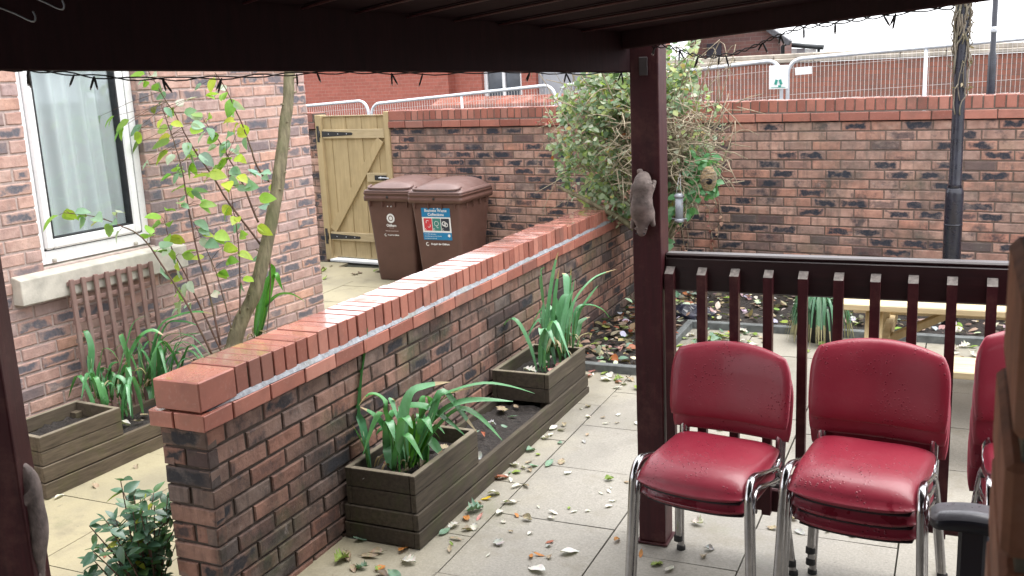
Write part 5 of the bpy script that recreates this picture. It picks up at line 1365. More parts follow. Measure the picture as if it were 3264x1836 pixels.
# brick pier with red coping very close at the right ---------------------
pr = thing('brick_pier', 'out of focus end of a red coped brick pier at the right edge', 'brick pier', (.15, .77, -.15))
px0, py0, py1 = .037, .668, .885
m = MB()
m.box((px0 + .1075, (py0 + py1) / 2, 1.7045), (.215, py1 - py0, .099), bev=.007, rc=(.5, .5, .5))
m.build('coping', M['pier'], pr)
m = MB()
def prow(z0, z1, odd):
    if odd:
        m.box((px0 + .052 - .004, (py0 + py1) / 2, (z0 + z1) / 2), (.103, py1 - py0 + .008, z1 - z0), bev=.005)
        m.box((px0 + .052 + .113, (py0 + py1) / 2, (z0 + z1) / 2), (.103, py1 - py0 + .008, z1 - z0), bev=.005)
    else:
        m.box((px0 + .1035, (py0 + py1) / 2, (z0 + z1) / 2), (.215, py1 - py0 + .008, z1 - z0), bev=.005)
zt = 1.643; k = 0
while zt > -.1:
    prow(zt - .065, zt, k % 2); zt -= .0763; k += 1
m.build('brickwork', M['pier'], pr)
m = MB(); m.box((px0 + .108, (py0 + py1) / 2, .77), (.205, py1 - py0 - .008, 1.86)); m.build('mortar', M['mortar_pier'], pr)
# ------------------------------------------------------------------ planters
def planter(name, label, O, ang, L, W, boxes, ztop, ztrough, mat, mtop):
    """O: near front corner on the ground; U runs along the front, A across towards the wall"""
    U = V((math.sin(ang), math.cos(ang), 0)); A = V((-U.y, U.x, 0))
    Mx = Matrix((U, A, UP)).transposed()
    t = thing(name, label, 'planter', tuple(O))
    zg = O[2]; T = .026
    def bx(mb, u0, u1, a0, a1, z0, z1, **k):
        mb.box(V((O[0], O[1], 0)) + U * ((u0 + u1) / 2) + A * ((a0 + a1) / 2) + UP * ((z0 + z1) / 2), (u1 - u0, a1 - a0, z1 - z0), Mx, bev=.0022, **k)
    hb = (ztrough - zg) / 2
    m = MB()
    for k in range(2):       # long base of two boards a side
        z0 = zg + .004 + hb * k; z1 = zg + hb * (k + 1) - .003; pr = .014 if k == 0 else .010
        zz = zg + .01 if k == 0 else z0
        bx(m, -pr, L + pr, -pr, T - pr, z0, z1); bx(m, -pr, L + pr, W - T + pr, W + pr, z0, z1)
        bx(m, -pr, T - pr, T - pr + .001, W - T + pr - .001, z0, z1); bx(m, L - T + pr, L + pr, T - pr + .001, W - T + pr - .001, z0, z1)
    m.build('trough', mat, t)
    for (b0, b1) in boxes:
        nb = 2; hb2 = (ztop - ztrough) / nb
        m = MB()
        for k in range(nb):
            z0 = ztrough + hb2 * k + .001; z1 = ztrough + hb2 * (k + 1) - .003; j = random.uniform(-.0015, .0015)
            mi = 1 if k == nb - 1 else 0
            bx(m, b0 + j, b1 + j, j, T + j, z0, z1); bx(m, b0 - j, b1 - j, W - T + j, W + j, z0, z1)
            bx(m, b0, b0 + T, T + .002, W - T - .002, z0, z1); bx(m, b1 - T, b1, T + .002, W - T - .002, z0, z1)
        bx(m, b0, b1, .0005, T, ztop - .0035, ztop + .0005, mi=1); bx(m, b0, b1, W - T, W - .0005, ztop - .0035, ztop + .0005, mi=1)
        bx(m, b0 + .0005, b0 + T, T, W - T, ztop - .0035, ztop + .0005, mi=1); bx(m, b1 - T, b1 - .0005, T, W - T, ztop - .0035, ztop + .0005, mi=1)
        m.build('end_box', [mat, mtop], t)
        for u in (b0 + T, b1 - T - .045):
            for a in (T, W - T - .045):
                m = MB(); bx(m, u, u + .045, a, a + .045, zg + .02, ztop - .045); m.build('corner_block', mat, t)
    m = MB()
    def soil(u0, u1, z):
        n = 26; nn = 12; rows = []
        for i in range(n + 1):
            r = []
            for j in range(nn + 1):
                u = u0 + (u1 - u0) * i / n; a = T + (W - 2 * T) * j / nn
                p = V((O[0], O[1], 0)) + U * u + A * a
                r.append(m.vert((p.x, p.y, z + .018 * noise.noise(p * 9) + .012 * noise.noise(p * 31) + random.uniform(-.004, .004))))
            rows.append(r)
        for i in range(n):
            for j in range(nn): m.face((rows[i][j], rows[i + 1][j], rows[i + 1][j + 1], rows[i][j + 1]), sm=True)
    bs = sorted(boxes); u = T
    for (b0, b1) in bs:
        if b0 - u > .05: soil(u, b0 + .005, ztrough - .035)
        soil(b0 + T, b1 - T, ztop - .075); u = b1 - .005
    if L - u > .05: soil(u, L - T, ztrough - .035)
    m.build('soil', M['soil'], t)
    return t, U, A
planter('wooden_planter', 'long dark wooden planter with raised box at each end against the low wall', (-2.08, 3.432, gz(3.432)), R(.3), 2.10, .355, [(0, .605), (1.51, 2.10)], .237, .066, M['planter'], M['planter_top'])
planter('wooden_planter', 'mossy wooden planter with raised end boxes under the house window', (-4.160, 3.295, gz(3.295)), R(4.6), 2.05, .355, [(0, .50), (1.36, 2.05)], .228, .075, M['planter_house'], M['planter_top'])

# trellis --------------------------------------------------------------
tr = thing('trellis', 'faded brown square wooden trellis leaning on the house wall under the window sill', 'trellis', tuple(HP(-2, .1, .06)))
def tp_(s, z, o): return HP(s, .030 + .075 * 1.0 * (z > 99) + .055 + o, z)
m = MB()
for k in range(8):
    s = -2.275 + k * .0815
    m.bar(HP(s - .01, .125, .02), HP(s + random.uniform(-.003, .003), .098, .868), .028, .018, up=HN, bev=.003)
m.build('uprights', M['trellis'], tr)
m = MB()
for k in range(8):
    z = .06 + .112 * k; o = .114 - .027 * (z / .868)
    m.bar(HP(-2.292, o - .004, z), HP(-1.69, o - .004, z), .026, .012, up=HN, bev=.003)
m.build('cross_battens', M['trellis'], tr)

# ------------------------------------------------------------------ strap leaved plants
GREEN = dict(g=[(.095, .29, .105), (.12, .33, .12), (.16, .37, .19), (.085, .255, .10)], t=[(.09, .26, .13)], b=[(.10, .30, .035), (.13, .34, .03)], p=[(.42, .36, .22), (.46, .40, .26)])
def clump(name, label, loc, data, W, pal=None, extra=0, ebase=None, elen=(.25, .5), stalk=False):
    t = thing(name, label, 'plant', loc)
    m = MB()
    for kd, pts in data:
        c = random.choice((pal or GREEN).get(kd, GREEN[kd])); w_ = W * random.uniform(.75, 1.2) * (.55 if kd == 'p' else 1)
        m.strap(pts, w_, c, (.40, .30, .17) if random.random() < .5 else None, fold=random.uniform(.15, .45), n=18, side=(random.uniform(-.4, .4), random.uniform(-.4, .4), 1))
    for k in range(extra):
        b = V(ebase) + V((random.uniform(-.09, .09), random.uniform(-.14, .14), 0)); a = random.uniform(0, 6.28); L = random.uniform(*elen); d = V((math.cos(a), math.sin(a), 0)); q = random.uniform(.25, .9)
        pts = [b, b + d * L * .18 * q + UP * L * .5, b + d * L * .5 * q + UP * L * .8, b + d * L * .95 * q + UP * L * (.95 - .75 * q)]
        m.strap(pts, W * random.uniform(.6, 1.0), random.choice((pal or GREEN)['g']), None, fold=.3, n=14)
    for k in range(7):      # withered leaves at the foot
        b = V(data[k % len(data)][1][0]) + V((random.uniform(-.03, .03), random.uniform(-.03, .03), 0)); a = random.uniform(0, 6.28); d = V((math.cos(a), math.sin(a), 0)); L = random.uniform(.05, .10)
        m.strap([b, b + d * L * .3 + UP * L * .5, b + d * L * .7 + UP * L * .35, b + d * L + UP * -.02], .014, random.choice(((.36, .28, .16), (.28, .20, .11), (.42, .36, .22))), None, fold=.5, n=10)
    m.build('leaves', M['strap'], t)
    m = MB()
    for kd, pts in data:
        P = smooth(pts, 12)[:4]
        m.tube(P, [.006, .0055, .005, .003], 6, rc=(.09, .20, .06))
    m.build('stems', M['strap'], t)
    return t
clump('strap_leaf_plant', 'lush green strap leaved plant arching from the near box of the dark planter', (-2.25, 3.6, .17), NEAR, .050, extra=12, ebase=(-2.26, 3.66, .17), elen=(.18, .42))
clump('strap_leaf_plant', 'blue green upright strap leaved plant in the far box of the dark planter', (-2.2, 5.25, .15), FAR, .043, pal=dict(g=[(.14, .34, .18), (.17, .38, .21), (.13, .29, .15)]), extra=10, ebase=(-2.2, 5.28, .15), elen=(.28, .48))
clump('strap_leaf_plant', 'dark green strap leaved plant in front of the trellis, left of two', (-4.4, 3.98, .05), HL, .031, extra=14, ebase=(-4.38, 4.0, .05), elen=(.25, .42))
clump('strap_leaf_plant', 'dark green strap leaved plant arching to the right of the trellis', (-4.4, 4.45, .05), HR, .028, extra=18, ebase=(-4.40, 4.38, .05), elen=(.28, .5))
clump('strap_leaf_plant', 'bright green strap leaved plant growing behind the thick tree trunk', (-4.25, 5.2, .2), BT, .045, pal=dict(g=[(.09, .30, .05), (.12, .36, .06)]))

# ------------------------------------------------------------------ young tree
tr = thing('young_tree', 'young tree with leaning pruned trunk and thin leafy yellow green stems before the house', 'tree', (-4.17, 4.78, .15))
m = MB()
T_ = smooth(TRUNK, 50); rad = []
for i, p in enumerate(T_):
    q = i / 50; rad.append((.050 - .018 * q) * (1 + .10 * noise.noise(p * 14)) + .03 * max(0, .08 - q) / .08)
m.tube([jit(p, .002) for p in T_], rad, 14)
for k in range(17):                                   # pruned twig stubs
    i = 8 + int(k * 2.4); p = T_[min(i, 49)]; a = random.uniform(0, 6.28); d = V((math.cos(a), math.sin(a), random.uniform(.1, .5))).normalized()
    m.tube([p, p + d * (rad[min(i, 49)] + random.uniform(.008, .03))], [.008, .005], 6)
m.build('trunk', M['bark'], tr)
m = MB()
for S in STEMS:
    P = smooth(S, 26); L = len(P)
    r0 = .0068 if len(S) > 4 else .005
    m.tube([jit(p, .0015) for p in P], [r0 * (1 - .72 * i / (L - 1)) for i in range(L)], 7)
LC = dict(g=[(.27, .48, .08), (.22, .43, .07), (.32, .52, .10)], t=[(.24, .40, .27), (.20, .36, .24), (.30, .46, .33)], y=[(.46, .54, .08), (.40, .52, .07)], p=[(.46, .55, .44), (.50, .58, .50)], o=[(.20, .30, .06)])
lf = MB()
SP = [p for S in STEMS for p in smooth(S, 26)]
for (x, y, z, c) in TLEAF:
    p = V((x, y, z)); q = min(SP, key=lambda s: (s - p).length)
    att = q.lerp(p, .35) if (q - p).length > .03 else q
    dr = p - att
    if dr.length < .02: dr = V((random.uniform(-1, 1), random.uniform(-1, 0), random.uniform(-.6, .2)))
    dr = (dr.normalized() + V((random.uniform(-.5, .5), random.uniform(-.5, .3), random.uniform(-.5, .1)))).normalized()
    L = random.uniform(.08, .12) * (.8 if c == 'p' else 1)
    st = p - dr * L * .5
    m.tube([q, q.lerp(st, .5) + UP * .01, st], [.0018, .0014, .001], 5)
    nrm = V((random.uniform(-.7, .5), random.uniform(-1, -.1), random.uniform(.2, 1)))
    lf.leaf(st, dr, nrm, L, L * random.uniform(.55, .75), tuple(v * random.uniform(.85, 1.12) for v in random.choice(LC[c])), curl=random.uniform(.05, .4), fold=random.uniform(.05, .35), n=6, wav=.08)
    if random.random() < .85:
        d2 = (dr + V((random.uniform(-1, 1), random.uniform(-.6, .6), random.uniform(-.8, .3)))).normalized()
        lf.leaf(st, d2, jit(nrm, .5), L * .8, L * .5, random.choice(LC[c]), curl=.3, fold=.2, n=5, wav=.08)
for k in range(70):
    q = random.choice(SP[8:]); 
    if q.z < .75: continue
    L = random.uniform(.07, .115); c = random.choice('ggtypt'); dr = V((random.gauss(0, 1), random.gauss(-.4, .7), random.gauss(-.5, .5))).normalized()
    m.tube([q, q + dr * .03], [.0014, .001], 5)
    lf.leaf(q + dr * .03, dr, (random.uniform(-.7, .5), random.uniform(-1, -.1), random.uniform(.2, 1)), L, L * random.uniform(.5, .7), random.choice(LC[c]), curl=random.uniform(.1, .45), fold=random.uniform(.1, .4), n=6, wav=.1)
m.build('stems', M['twig'], tr)
lf.build('leaves', M['leaf'], tr)

# ------------------------------------------------------------------ big shrub at the wall corner
bs_ = thing('large_shrub', 'big tangled shrub of pale leaves and bare twigs behind the centre post', 'shrub', (-2.1, 7.42, -.02))
m = MB()
tk = smooth([(-2.115, 7.42, -.03), (-2.11, 7.40, .35), (-2.08, 7.38, .72), (-2.14, 7.36, 1.05), (-2.22, 7.40, 1.4), (-2.28, 7.42, 1.8)], 24)
m.tube([jit(p, .006) for p in tk], [.058 - .0012 * i for i in range(25)], 10)
m.tube(smooth([(-2.12, 7.40, .45), (-2.28, 7.2, .72), (-2.55, 7.05, .92), (-2.8, 7.0, 1.05)], 16), [.034 - .0014 * i for i in range(17)], 8)
m.tube(smooth([(-2.10, 7.40, .55), (-1.9, 7.25, .9), (-1.75, 7.2, 1.2)], 14), [.030 - .0015 * i for i in range(15)], 8)
m.build('trunk', M['bark'], bs_)
ctr = V((-2.24, 7.28, 1.38))
def inside(p):
    q = p - ctr
    rx = .68 if q.x < 0 else .70
    rz_ = .80 if q.z > 0 else .64
    return (q.x / rx) ** 2 + (q.y / .50) ** 2 + (q.z / rz_) ** 2 + .35 * noise.noise(p * 2.6) < 1
m = MB(); tips = []
for k in range(420):
    i = random.randint(6, 24); p = V(tk[i]); low = random.random() < .45
    a = random.uniform(0, 6.28)
    tgt = ctr + V((random.uniform(-.72, .68), random.uniform(-.5, .35), random.uniform(-.6, .76)))
    if low: tgt = ctr + V((random.uniform(-.1, .62), random.uniform(-.5, .2), random.uniform(-.35, .12)))
    d = tgt - p; P = [p]
    for s in (.35, .7, 1.0):
        P.append(p + d * s + V((random.uniform(-.09, .09), random.uniform(-.07, .07), random.uniform(-.05, .12) * (1.2 - s))))
    if random.random() < .4: P.append(P[-1] + V((random.uniform(-.15, .15), random.uniform(-.1, .1), random.uniform(-.22, .05))))
    Q = smooth(P, 12); r0 = random.uniform(.0035, .0075)
    m.tube(Q, [r0 * (1 - .65 * i / 12) for i in range(13)], 5)
    tips += Q[4:]
for k in range(320):     # short crossing twigs in the bare right half
    p = ctr + V((random.uniform(-.12, .76), random.uniform(-.5, -.05), random.uniform(-.30, .26))); d = V((random.gauss(0, 1), random.gauss(0, .5), random.gauss(0, .6))).normalized() * random.uniform(.08, .26)
    m.tube([p, p + d * .5 + jit((0, 0, 0), .02), p + d], [.0042, .0035, .002], 5)
m.build('twigs', M['bushtwig'], bs_)
m = MB()
BC = [(.24, .34, .19), (.31, .40, .25), (.40, .46, .34), (.46, .50, .40), (.32, .43, .14), (.44, .49, .20), (.13, .21, .11), (.17, .26, .15), (.11, .19, .10), (.52, .53, .43), (.28, .37, .26)]
n_ = 0
while n_ < 6200:
    p = jit(random.choice(tips), .07)
    q = p - ctr
    if not inside(p): continue
    # the lower right of the shrub is almost bare
    bare = q.x > -.12 and -.45 < q.z < .20
    if bare and random.random() < .95: continue
    if noise.noise(p * 4.1) < -.22 and random.random() < .7: continue
    d = V((random.gauss(0, 1), random.gauss(-.4, 1), random.gauss(-.3, .7)))
    c = random.choice(BC); 
    if random.random() < .008: c = (.42, .14, .07)
    if random.random() < .03: c = (.48, .36, .14)
    s = random.uniform(.030, .064)
    m.leaf(p, d, (random.gauss(0, .7), -.6, random.gauss(.8, .5)), s, s * random.uniform(.55, .85), c, curl=random.uniform(0, .3), fold=random.uniform(0, .3), n=4)
    n_ += 1
for k in range(230):     # greener new growth trailing on the right side and down the stem
    q = random.random()
    if q < .62: p = V((random.uniform(-1.82, -1.60), random.uniform(6.93, 7.15), random.uniform(.98, 1.30)))
    elif q < .8: p = V((random.uniform(-1.95, -1.72), random.uniform(6.85, 7.05), random.uniform(.86, 1.05)))
    else: p = V((random.uniform(-2.06, -1.94), random.uniform(7.15, 7.35), random.uniform(.42, .92)))
    s = random.uniform(.045, .075)
    m.leaf(p, (random.gauss(0, 1), random.gauss(-.5, .6), random.gauss(-.5, .6)), (random.gauss(0, .6), -.7, .8), s, s * .8, random.choice([(.13, .34, .13), (.17, .38, .19), (.10, .28, .12), (.22, .40, .24)]), curl=.2, fold=.15, n=4)
m.build('foliage', M['leaf'], bs_)
m = MB()
for k in range(26):
    p = V((random.uniform(-1.95, -1.6), random.uniform(6.9, 7.15), random.uniform(1.0, 1.35)))
    m.tube(smooth([ctr + V((.2, -.1, -.1)), p.lerp(ctr, .4) + jit((0, 0, 0), .06), p, p + V((random.uniform(-.05, .1), -.03, -.12))], 10), [.0035] * 11, 5)
m.build('trailing_stems', M['bushtwig'], bs_)
# creeper on the wall with a few dry red leaves
cr = thing('wall_creeper', 'sparse dry creeper with curled pink brown leaves on the back wall left of the shrub', 'climbing plant', tuple(BP(-3.2, .01, .3)))
m = MB(); lm = MB()
for k in range(20):
    s = random.uniform(-4.3, -2.75); z = random.uniform(.15, .75) if k < 13 else random.uniform(1.3, 1.56); P = []
    top = z > 1.2
    for i in range(8):
        P.append(BP(s, (.006 if z < 1.41 else .030) + random.uniform(0, .004) - (.025 if z < 1.41 else 0), z)); s += random.uniform(-.03, .05) if not top else random.uniform(-.09, .01); z += random.uniform(.03, .09) if not top else random.uniform(-.03, .02)
        if random.random() < .85:
            q = P[-1] + BN * .012
            sz = random.uniform(.022, .045)
            lm.leaf(q, BN * .4 + BU * random.gauss(0, 1) + UP * random.gauss(-.6, .6), BN + UP * random.random(), sz, sz * .9, random.choice([(.36, .17, .13), (.42, .24, .18), (.30, .12, .10), (.45, .28, .20), (.38, .08, .07)]), curl=.4, fold=.4, n=4)
    m.tube(P, [.0028] * 8, 5)
m.tube([BP(-4.2, -.018, .30), BP(-3.7, -.018, .55), BP(-3.3, -.018, .9), BP(-3.0, -.018, 1.3), BP(-2.85, .004, 1.42)], [.003] * 5, 5)
m.build('stems', M['bushtwig'], cr); lm.build('dry_leaves', M['dryleaf'], cr)

# ------------------------------------------------------------------ small shrub at the end of the low wall
ss = thing('small_shrub', 'small dark glossy leaved shrub growing by the end of the low wall', 'shrub', (-2.84, 2.62, gz(2.6)))
m = MB(); lf = MB()
for k in range(46):
    b = V((-2.84 + random.uniform(-.05, .05), 2.62 + random.uniform(-.05, .05), gz(2.6))); a = random.uniform(0, 6.28); h = random.uniform(.22, .50); sp = random.uniform(.0, .21)
    if k == 0: h = .58; sp = .02
    if b.x + math.cos(a) * sp > -2.70: a = math.pi - a
    P = smooth([b, b + V((math.cos(a) * sp * .4, math.sin(a) * sp * .4, h * .5)), b + V((math.cos(a) * sp, math.sin(a) * sp, h))], 9)
    m.tube(P, [.0045 - .0003 * i for i in range(10)], 5)
    for i in range(2, 10):
        for q in range(2):
            d = V((random.gauss(0, 1), random.gauss(0, 1), random.gauss(.25, .5))); s = random.uniform(.040, .072)
            c = random.choice([(.065, .15, .08), (.085, .185, .11), (.12, .22, .16), (.075, .165, .115), (.105, .21, .085)])
            if random.random() < .03: c = (.30, .34, .04)
            lf.leaf(P[i], d, (random.gauss(0, .5), -.2, 1), s, s * random.uniform(.42, .6), c, curl=random.uniform(.05, .35), fold=.25, n=5)
m.build('stems', M['twig'], ss); lf.build('leaves', M['strap'], ss)

# ------------------------------------------------------------------ beds and edging
def bed(name, x0, x1, y0, y1, zoff):
    m = MB(); nx = max(4, int((x1 - x0) / .07)); ny = max(4, int((y1 - y0) / .07)); rows = []
    for i in range(ny + 1):
        r = []
        for j in range(nx + 1):
            x = x0 + (x1 - x0) * j / nx; y = y0 + (y1 - y0) * i / ny
            r.append(m.vert((x, y, gz(y) + zoff + .025 * noise.noise(V((x * 5, y * 5, 0))) + .014 * noise.noise(V((x * 19, y * 19, 3))) + random.uniform(-.006, .006))))
        rows.append(r)
    for i in range(ny):
        for j in range(nx): m.face((rows[i][j], rows[i][j + 1], rows[i + 1][j + 1], rows[i + 1][j]), sm=True)
    return tag(m.build(name, M['soil']), kind='structure')
bed('soil_bed', -2.45, -1.83, 5.97, 8.30, .035)
bed('soil_bed', -1.83, 2.2, 7.14, 8.25, .035)
def edging(label, a, b, h=.055):
    m = MB(); m.bar((a[0], a[1], gz(a[1]) + h / 2 - .01), (b[0], b[1], gz(b[1]) + h / 2 - .01), .05, h + .02, bev=.006)
    tag(m.build('edging_kerb', M['kerb']), label, 'edging', 'slate grey edging round the soil beds')
edging('short slate grey edging across the end of the bed behind the dark planter', (-2.45, 5.955), (-1.80, 5.955))
edging('slate grey edging running towards the back wall behind the centre post', (-1.815, 5.985), (-1.815, 7.09))
edging('long slate grey edging along the bed under the back wall', (-1.84, 7.115), (2.2, 7.115))

# ------------------------------------------------------------------ picnic table
pt = thing('picnic_table', 'pale new pine picnic table with attached benches beyond the balustrade', 'picnic table', (.2, 5.9, gz(5.9)))
x0, x1 = -.575, .95; ztb = .60
for k in range(5):
    m = MB(); m.box(((x0 + x1) / 2, 5.50 + .075 + k * .145, ztb - .02), (x1 - x0, .138, .036), bev=.005); m.build('top_board', M['pine_x'], pt)
for yb in (5.02, 6.25):
    for k in range(2):
        m = MB(); m.box(((x0 + x1) / 2, yb + .07 + .14 * k, .385), (x1 - x0 , .132, .036), bev=.005); m.build('bench_board', M['pine_x'], pt)
for x in (x0 + .17, x1 - .17):
    m = MB(); m.bar((x, 5.62, ztb - .04), (x, 5.33, gz(5.4)), .045, .09, up=X_, bev=.004); m.build('leg', M['pine'], pt)
    m = MB(); m.bar((x, 6.10, ztb - .04), (x, 6.40, gz(6.4)), .045, .09, up=X_, bev=.004); m.build('leg', M['pine'], pt)
    m = MB(); m.bar((x + .05, 5.02, .325), (x + .05, 6.52, .325), .045, .085, bev=.004); m.build('bearer', M['pine'], pt)
    m = MB(); m.bar((x, 5.52, ztb - .08), (x, 6.2, ztb - .08), .045, .07, bev=.004); m.build('top_batten', M['pine'], pt)
m = MB(); m.bar((x0 + .19, 5.86, .30), (x0 + .66, 5.86, ztb - .05), .07, .04, bev=.004); m.build('brace', M['pine'], pt)
m = MB(); m.bar((x1 - .19, 5.86, .30), (x1 - .66, 5.86, ztb - .05), .07, .04, bev=.004); m.build('brace', M['pine'], pt)

# potted plant ----------------------------------------------------------
pp_ = thing('potted_plant', 'dark pot of drooping pale green strap leaves in front of the back wall bed', 'potted plant', (-.86, 7.0, gz(7.0)))
m = MB(); m.lathe((-.86, 7.0, gz(7.0)), [(.10, 0), (.135, .24), (.145, .245), (.145, .27), (.13, .27), (.125, .24), (.01, .235)], 20); m.build('pot', M['pot'], pp_)
m = MB(); b = V((-.86, 7.0, .22))
for k in range(85):
    a = random.uniform(0, 6.28); d = V((math.cos(a), math.sin(a), 0)); L = random.uniform(.3, .5); h = random.uniform(.02, .14)
    m.strap([b + d * .03, b + d * .09 + UP * h, b + d * .17 + UP * (h * .6 - .03), b + d * random.uniform(.18, .25) + UP * (-.10 - L * .28)], .017, random.choice([(.10, .24, .14), (.16, .30, .19), (.26, .38, .26), (.08, .19, .10)]), (.40, .36, .22), n=12)
for k, dx in enumerate((.02, .05, .09)):
    m.strap([b, b + V((dx, -.02, .18)), b + V((dx * 1.6, -.04, .31 - .05 * k)), b + V((dx * 3.0, -.04, .26 - .06 * k))], .032, (.08, .28, .08), n=14)
m.build('leaves', M['strap'], pp_)

# bird feeder and nesting pouch -------------------------------------------
fd = thing('bird_feeder', 'clear tube bird feeder with grey cap hanging from the shrub right of the centre post', 'bird feeder', (-1.80, 6.80, .82))
c = V((-1.805, 6.80, 0))
m = MB(); m.lathe(c, [(.028, .845), (.028, 1.005)], 18); m.build('tube', M['clear'], fd)
m = MB(); m.lathe(c, [(.020, .850), (.023, .862), (.024, .895), (.022, .90)], 14); m.build('seed', plain('pale seed', (.52, .50, .48), .8, var=.3, scale=90, bump=.4), fd)
m = MB(); m.lathe(c, [(.034, 1.0), (.036, 1.008), (.030, 1.024), (.012, 1.030), (.001, 1.031)], 18); m.build('cap', M['feedercap'], fd)
m = MB(); m.lathe(c, [(.030, .825), (.034, .832), (.034, .842), (.028, .852), (.024, .85)], 18); m.tube([c + V((-.055, 0, .848)), c + V((.055, 0, .848))], .004, 6); m.build('base', M['feedercap'], fd)
m = MB(); m.tube(smooth([c + V((-.02, 0, 1.02)), c + V((-.012, 0, 1.07)), c + V((0, .03, 1.16)), c + V((.012, 0, 1.07)), c + V((.02, 0, 1.02))], 16), .0012, 5); m.build('hanger', M['galv'], fd)
ns = thing('nesting_pouch', 'small woven grass nesting pouch with dark entrance hanging at the right of the shrub', 'bird nest', (-1.597, 6.80, 1.05))
c = V((-1.597, 6.80, .013)); m = MB()
n = 26; prof = []
for i in range(25):
    q = i / 24; z = 1.035 + .165 * q; r = .056 * math.sin(math.pi * min(.97, .12 + q * .80)) ** .75 + .003 * math.sin(q * 60)
    prof.append((max(.006, r), z))
m.lathe(c, prof, 24); m.build('pouch', M['nest'], ns)
m = MB()
for k in range(90):
    a = random.uniform(0, 6.28); z = random.uniform(1.04, 1.19); q = (z - 1.035) / .165; r = .056 * math.sin(math.pi * min(.97, .12 + q * .80)) ** .75 + .003
    m.tube([c + V((r * math.cos(a + .25 * i), r * math.sin(a + .25 * i), z + .004 * i)) for i in range(4)], .0016, 4)
m.build('straw', M['ivy'], ns)
m = MB(); m.lathe(c + V((.016, -.052, 1.105)), [(.022, -.014), (.022, .004), (.001, .004)], 14, axis=Matrix((X_, UP, -Y_)).transposed()); m.build('entrance', M['dark'], ns)
# crumpled dark sack --------------------------------------------------------
m = MB(); rows = []; n = 20
c = V((-1.87, 7.32, gz(7.3) + .03))
for i in range(11):
    ph = math.pi * i / 10; r = []
    for k in range(n):
        a = 2 * math.pi * k / n; d = V((math.sin(ph) * math.cos(a), math.sin(ph) * math.sin(a), math.cos(ph)))
        q = 1 + .30 * noise.noise(d * 2.2 + V((5, 1, 2))) + .12 * noise.noise(d * 6)
        r.append(m.vert(c + V((d.x * .20 * q, d.y * .11 * q, d.z * .085 * q))))
    rows.append(r)
for i in range(10):
    for k in range(n): m.face((rows[i][k], rows[i + 1][k], rows[i + 1][(k + 1) % n], rows[i][(k + 1) % n]), sm=False)
tag(m.build('plastic_sack', M['sack']), 'crumpled dark blue black sack lying in the bed corner behind the balustrade', 'sack')
# ------------------------------------------------------------------ fallen leaves
LCOL = dict(w=(.55, .53, .47), W=(.68, .67, .63), n=(.34, .27, .19), r=(.30, .095, .05), o=(.45, .19, .05), y=(.62, .46, .04), t=(.17, .27, .19), k=(.50, .23, .20), g=(.36, .36, .36), G=(.22, .30, .07), d=(.16, .115, .08))
def leaf_mesh(kind, col, seed):
    rnd = random.Random(seed); st = random.getstate(); random.seed(seed)
    m = MB(); m.rnd = rnd
    lobed = kind == 'lobed'
    N = 9; L = 1.0; W = {'oval': .50, 'wide': .78, 'long': .34, 'lobed': .85}[kind]
    curl = random.uniform(-.25, .5); roll = random.uniform(.05, .55); tw = random.uniform(-.5, .5)
    prev = None
    for i in range(N + 1):
        t = i / N; w = W / 2 * math.sin(math.pi * t ** .85) ** .8 if 0 < t < 1 else .004
        if lobed and 0 < t < 1: w *= (1.12 if i % 2 else .62)
        row = []
        for k in range(5):
            q = (k - 2) / 2
            x = -.5 + t; y = q * w * (1 - .18 * roll * abs(q)); z = roll * (abs(q) * w) ** 1.5 * 2.0 + curl * (t - .5) ** 2 * .9 + .05 * math.sin(t * 9 + q * 4 + seed) * W + tw * q * w * (t - .5)
            row.append(m.vert((x, y, z)))
        if prev:
            c = tuple(v * random.uniform(.9, 1.08) for v in col)
            for k in range(4): m.face((prev[k], prev[k + 1], row[k + 1], row[k]), rc=c, sm=True)
        prev = row
    m.tube([(-.5, 0, .02), (-.62, .02, .035), (-.72, .05, .03)], [.012, .010, .008], 5, rc=tuple(v * .6 for v in col))
    zmin = min(v[2] for v in m.v); m.v = [(a, b, c - zmin) for a, b, c in m.v]
    o = m.build('fallen_leaf', M['dryleaf']); me = o.data; bpy.data.objects.remove(o)
    random.setstate(st)
    return me
LM = {}
def put_leaf(x, y, z, size, col, label, group, kind=None):
    kind = kind or random.choice(('oval', 'oval', 'wide', 'long', 'lobed'))
    key = (kind, col, random.randint(0, 2))
    if key not in LM: LM[key] = leaf_mesh(kind, LCOL[col], len(LM) * 7 + 3)
    o = bpy.data.objects.new('fallen_leaf', LM[key]); COL.objects.link(o)
    o.location = (x, y, z + .002 + size * .06); o.scale = (size, size, size * random.uniform(.9, 1.6))
    o.rotation_euler = (random.uniform(-.32, .32), random.uniform(-.32, .32), random.uniform(0, 6.28))
    return tag(o, label, 'leaf', group)
for (x, y, s, c, lab) in SPECIAL:
    k = {'W': 'oval', 'y': 'oval', 'k': 'long', 'g': 'lobed'}.get(c)
    put_leaf(x, y, gz(y), s, c, lab, 'fallen leaves on the paving', k)
WORDS = dict(w='pale bleached', W='white', n='tan brown', r='rust brown', o='orange', y='yellow', t='grey green', k='pinkish', g='grey', G='yellow green', d='dark brown')
def scatter(n, fn, cols, where, size, zf=None, group='fallen leaves on the paving', sep=.035):
    done = []
    tries = 0
    while len(done) < n and tries < n * 60:
        tries += 1
        x, y = fn()
        if any((x - a) ** 2 + (y - b) ** 2 < sep * sep for a, b in done): continue
        c = random.choice(cols); done.append((x, y))
        put_leaf(x, y, zf(x, y) if zf else gz(y), random.uniform(*size), c, f'small {WORDS[c]} fallen leaf {where}', group)
U_ = random.uniform
def along_planter():
    y = U_(3.45, 5.55); return -2.062 + abs(random.gauss(0, .075)) + .02, y
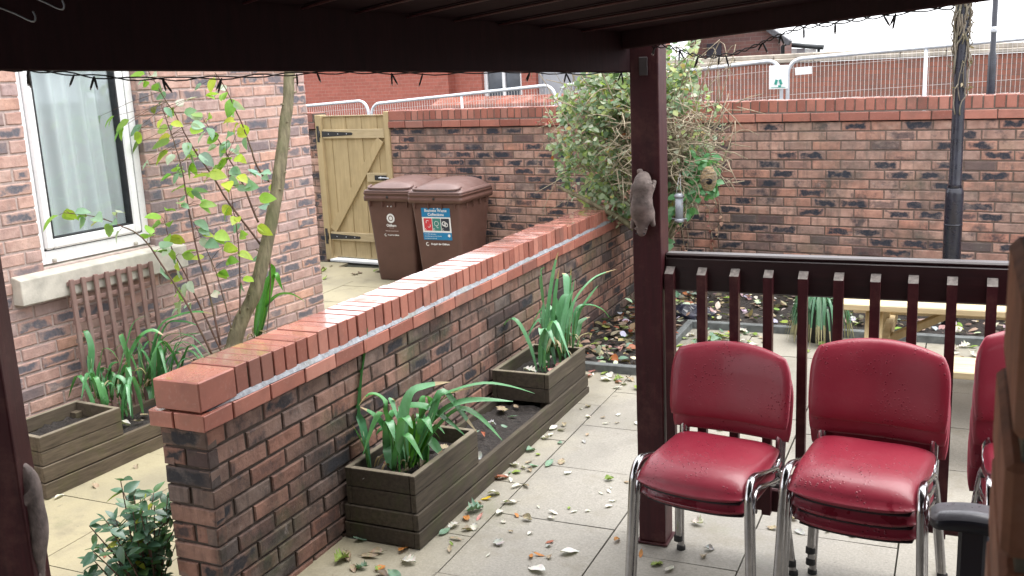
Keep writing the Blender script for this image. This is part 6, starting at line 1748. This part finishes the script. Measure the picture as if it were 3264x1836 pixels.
scatter(30, along_planter, 'wwnntGw', 'on the paving along the base of the dark planter', (.035, .075))
scatter(16, lambda: (U_(-2.40, -2.05), U_(2.85, 3.38)), 'nntwGd', 'on the paving between the low wall and the planter end', (.04, .09))
scatter(75, lambda: (U_(-1.85, -1.05), U_(3.05, 5.9)), 'wwWgnnGow', 'scattered on the grey paving beside the dark planter', (.028, .056))
scatter(24, lambda: (U_(-1.1, .3), U_(3.2, 4.6)), 'wnngw', 'on the paving under and behind the red chairs', (.03, .06))
scatter(44, lambda: (-1.78 + abs(random.gauss(0, .30)), 7.08 - abs(random.gauss(0, .33))), 'GGGwwtn', 'heaped on the paving in the bed corner behind the balustrade', (.05, .095), sep=.05)
scatter(52, lambda: (U_(-1.75, .5), 7.06 - abs(random.gauss(0, .45))), 'wwWnGo', 'on the paving near the edging under the back wall', (.045, .085))
scatter(26, lambda: (U_(-2.4, -1.5), 5.92 - abs(random.gauss(0, .14))), 'wwWnkG', 'on the paving before the short slate edging', (.04, .08))
scatter(12, lambda: (U_(-6.1, -5.3), U_(8.0, 8.6)), 'nGdw', 'on the paving in front of the wooden gate', (.05, .09))
scatter(12, lambda: (U_(-4.05, -2.9), U_(2.9, 4.3)), 'wwnW', 'on the yellowish paving beside the mossy planter', (.025, .055))
scatter(16, lambda: (U_(-2.38, -2.12), U_(4.08, 4.9)), 'wnngrt', 'on the soil in the middle of the dark planter', (.04, .085), lambda x, y: .045)
scatter(9, lambda: (U_(-2.38, -2.13), U_(3.47, 3.98)), 'ornw', 'on the soil of the near box of the dark planter', (.05, .10), lambda x, y: .175)
scatter(9, lambda: (U_(-2.38, -2.13), U_(4.98, 5.45)), 'wnkw', 'on the soil of the far box of the dark planter', (.05, .10), lambda x, y: .175)
scatter(5, lambda: (U_(-2.6, -2.5), U_(7.3, 8.2)), 'nd', 'on the far end of the low wall coping', (.04, .07), lambda x, y: .868)
scatter(4, lambda: (U_(-4.35, -4.2), U_(3.85, 4.15)), 'nw', 'on the soil of the mossy planter by the trellis', (.06, .09), lambda x, y: .055)
# litter on the beds: too many to count
m = MB()
def litter(n, fn, cols):
    for k in range(n):
        x, y = fn(); s = U_(.03, .085)
        c = tuple(v * U_(.7, 1.1) for v in LCOL[random.choice(cols)])
        m.leaf((x, y, gz(y) + .045 + U_(0, .03)), (random.gauss(0, 1), random.gauss(0, 1), random.gauss(.05, .22)), (random.gauss(0, .35), random.gauss(0, .35), 1), s, s * U_(.4, .75), c, curl=U_(-.2, .4), fold=U_(0, .4), n=4)
litter(520, lambda: (U_(-2.42, -1.86), U_(6.0, 8.0)), 'ddnnGtrwd')
litter(620, lambda: (U_(-1.8, 1.2), U_(7.16, 8.1)), 'ddnnGwdw')
tag(m.build('leaf_litter', M['dryleaf']), 'dense damp leaf litter covering the soil beds', 'leaf litter', kind='stuff')
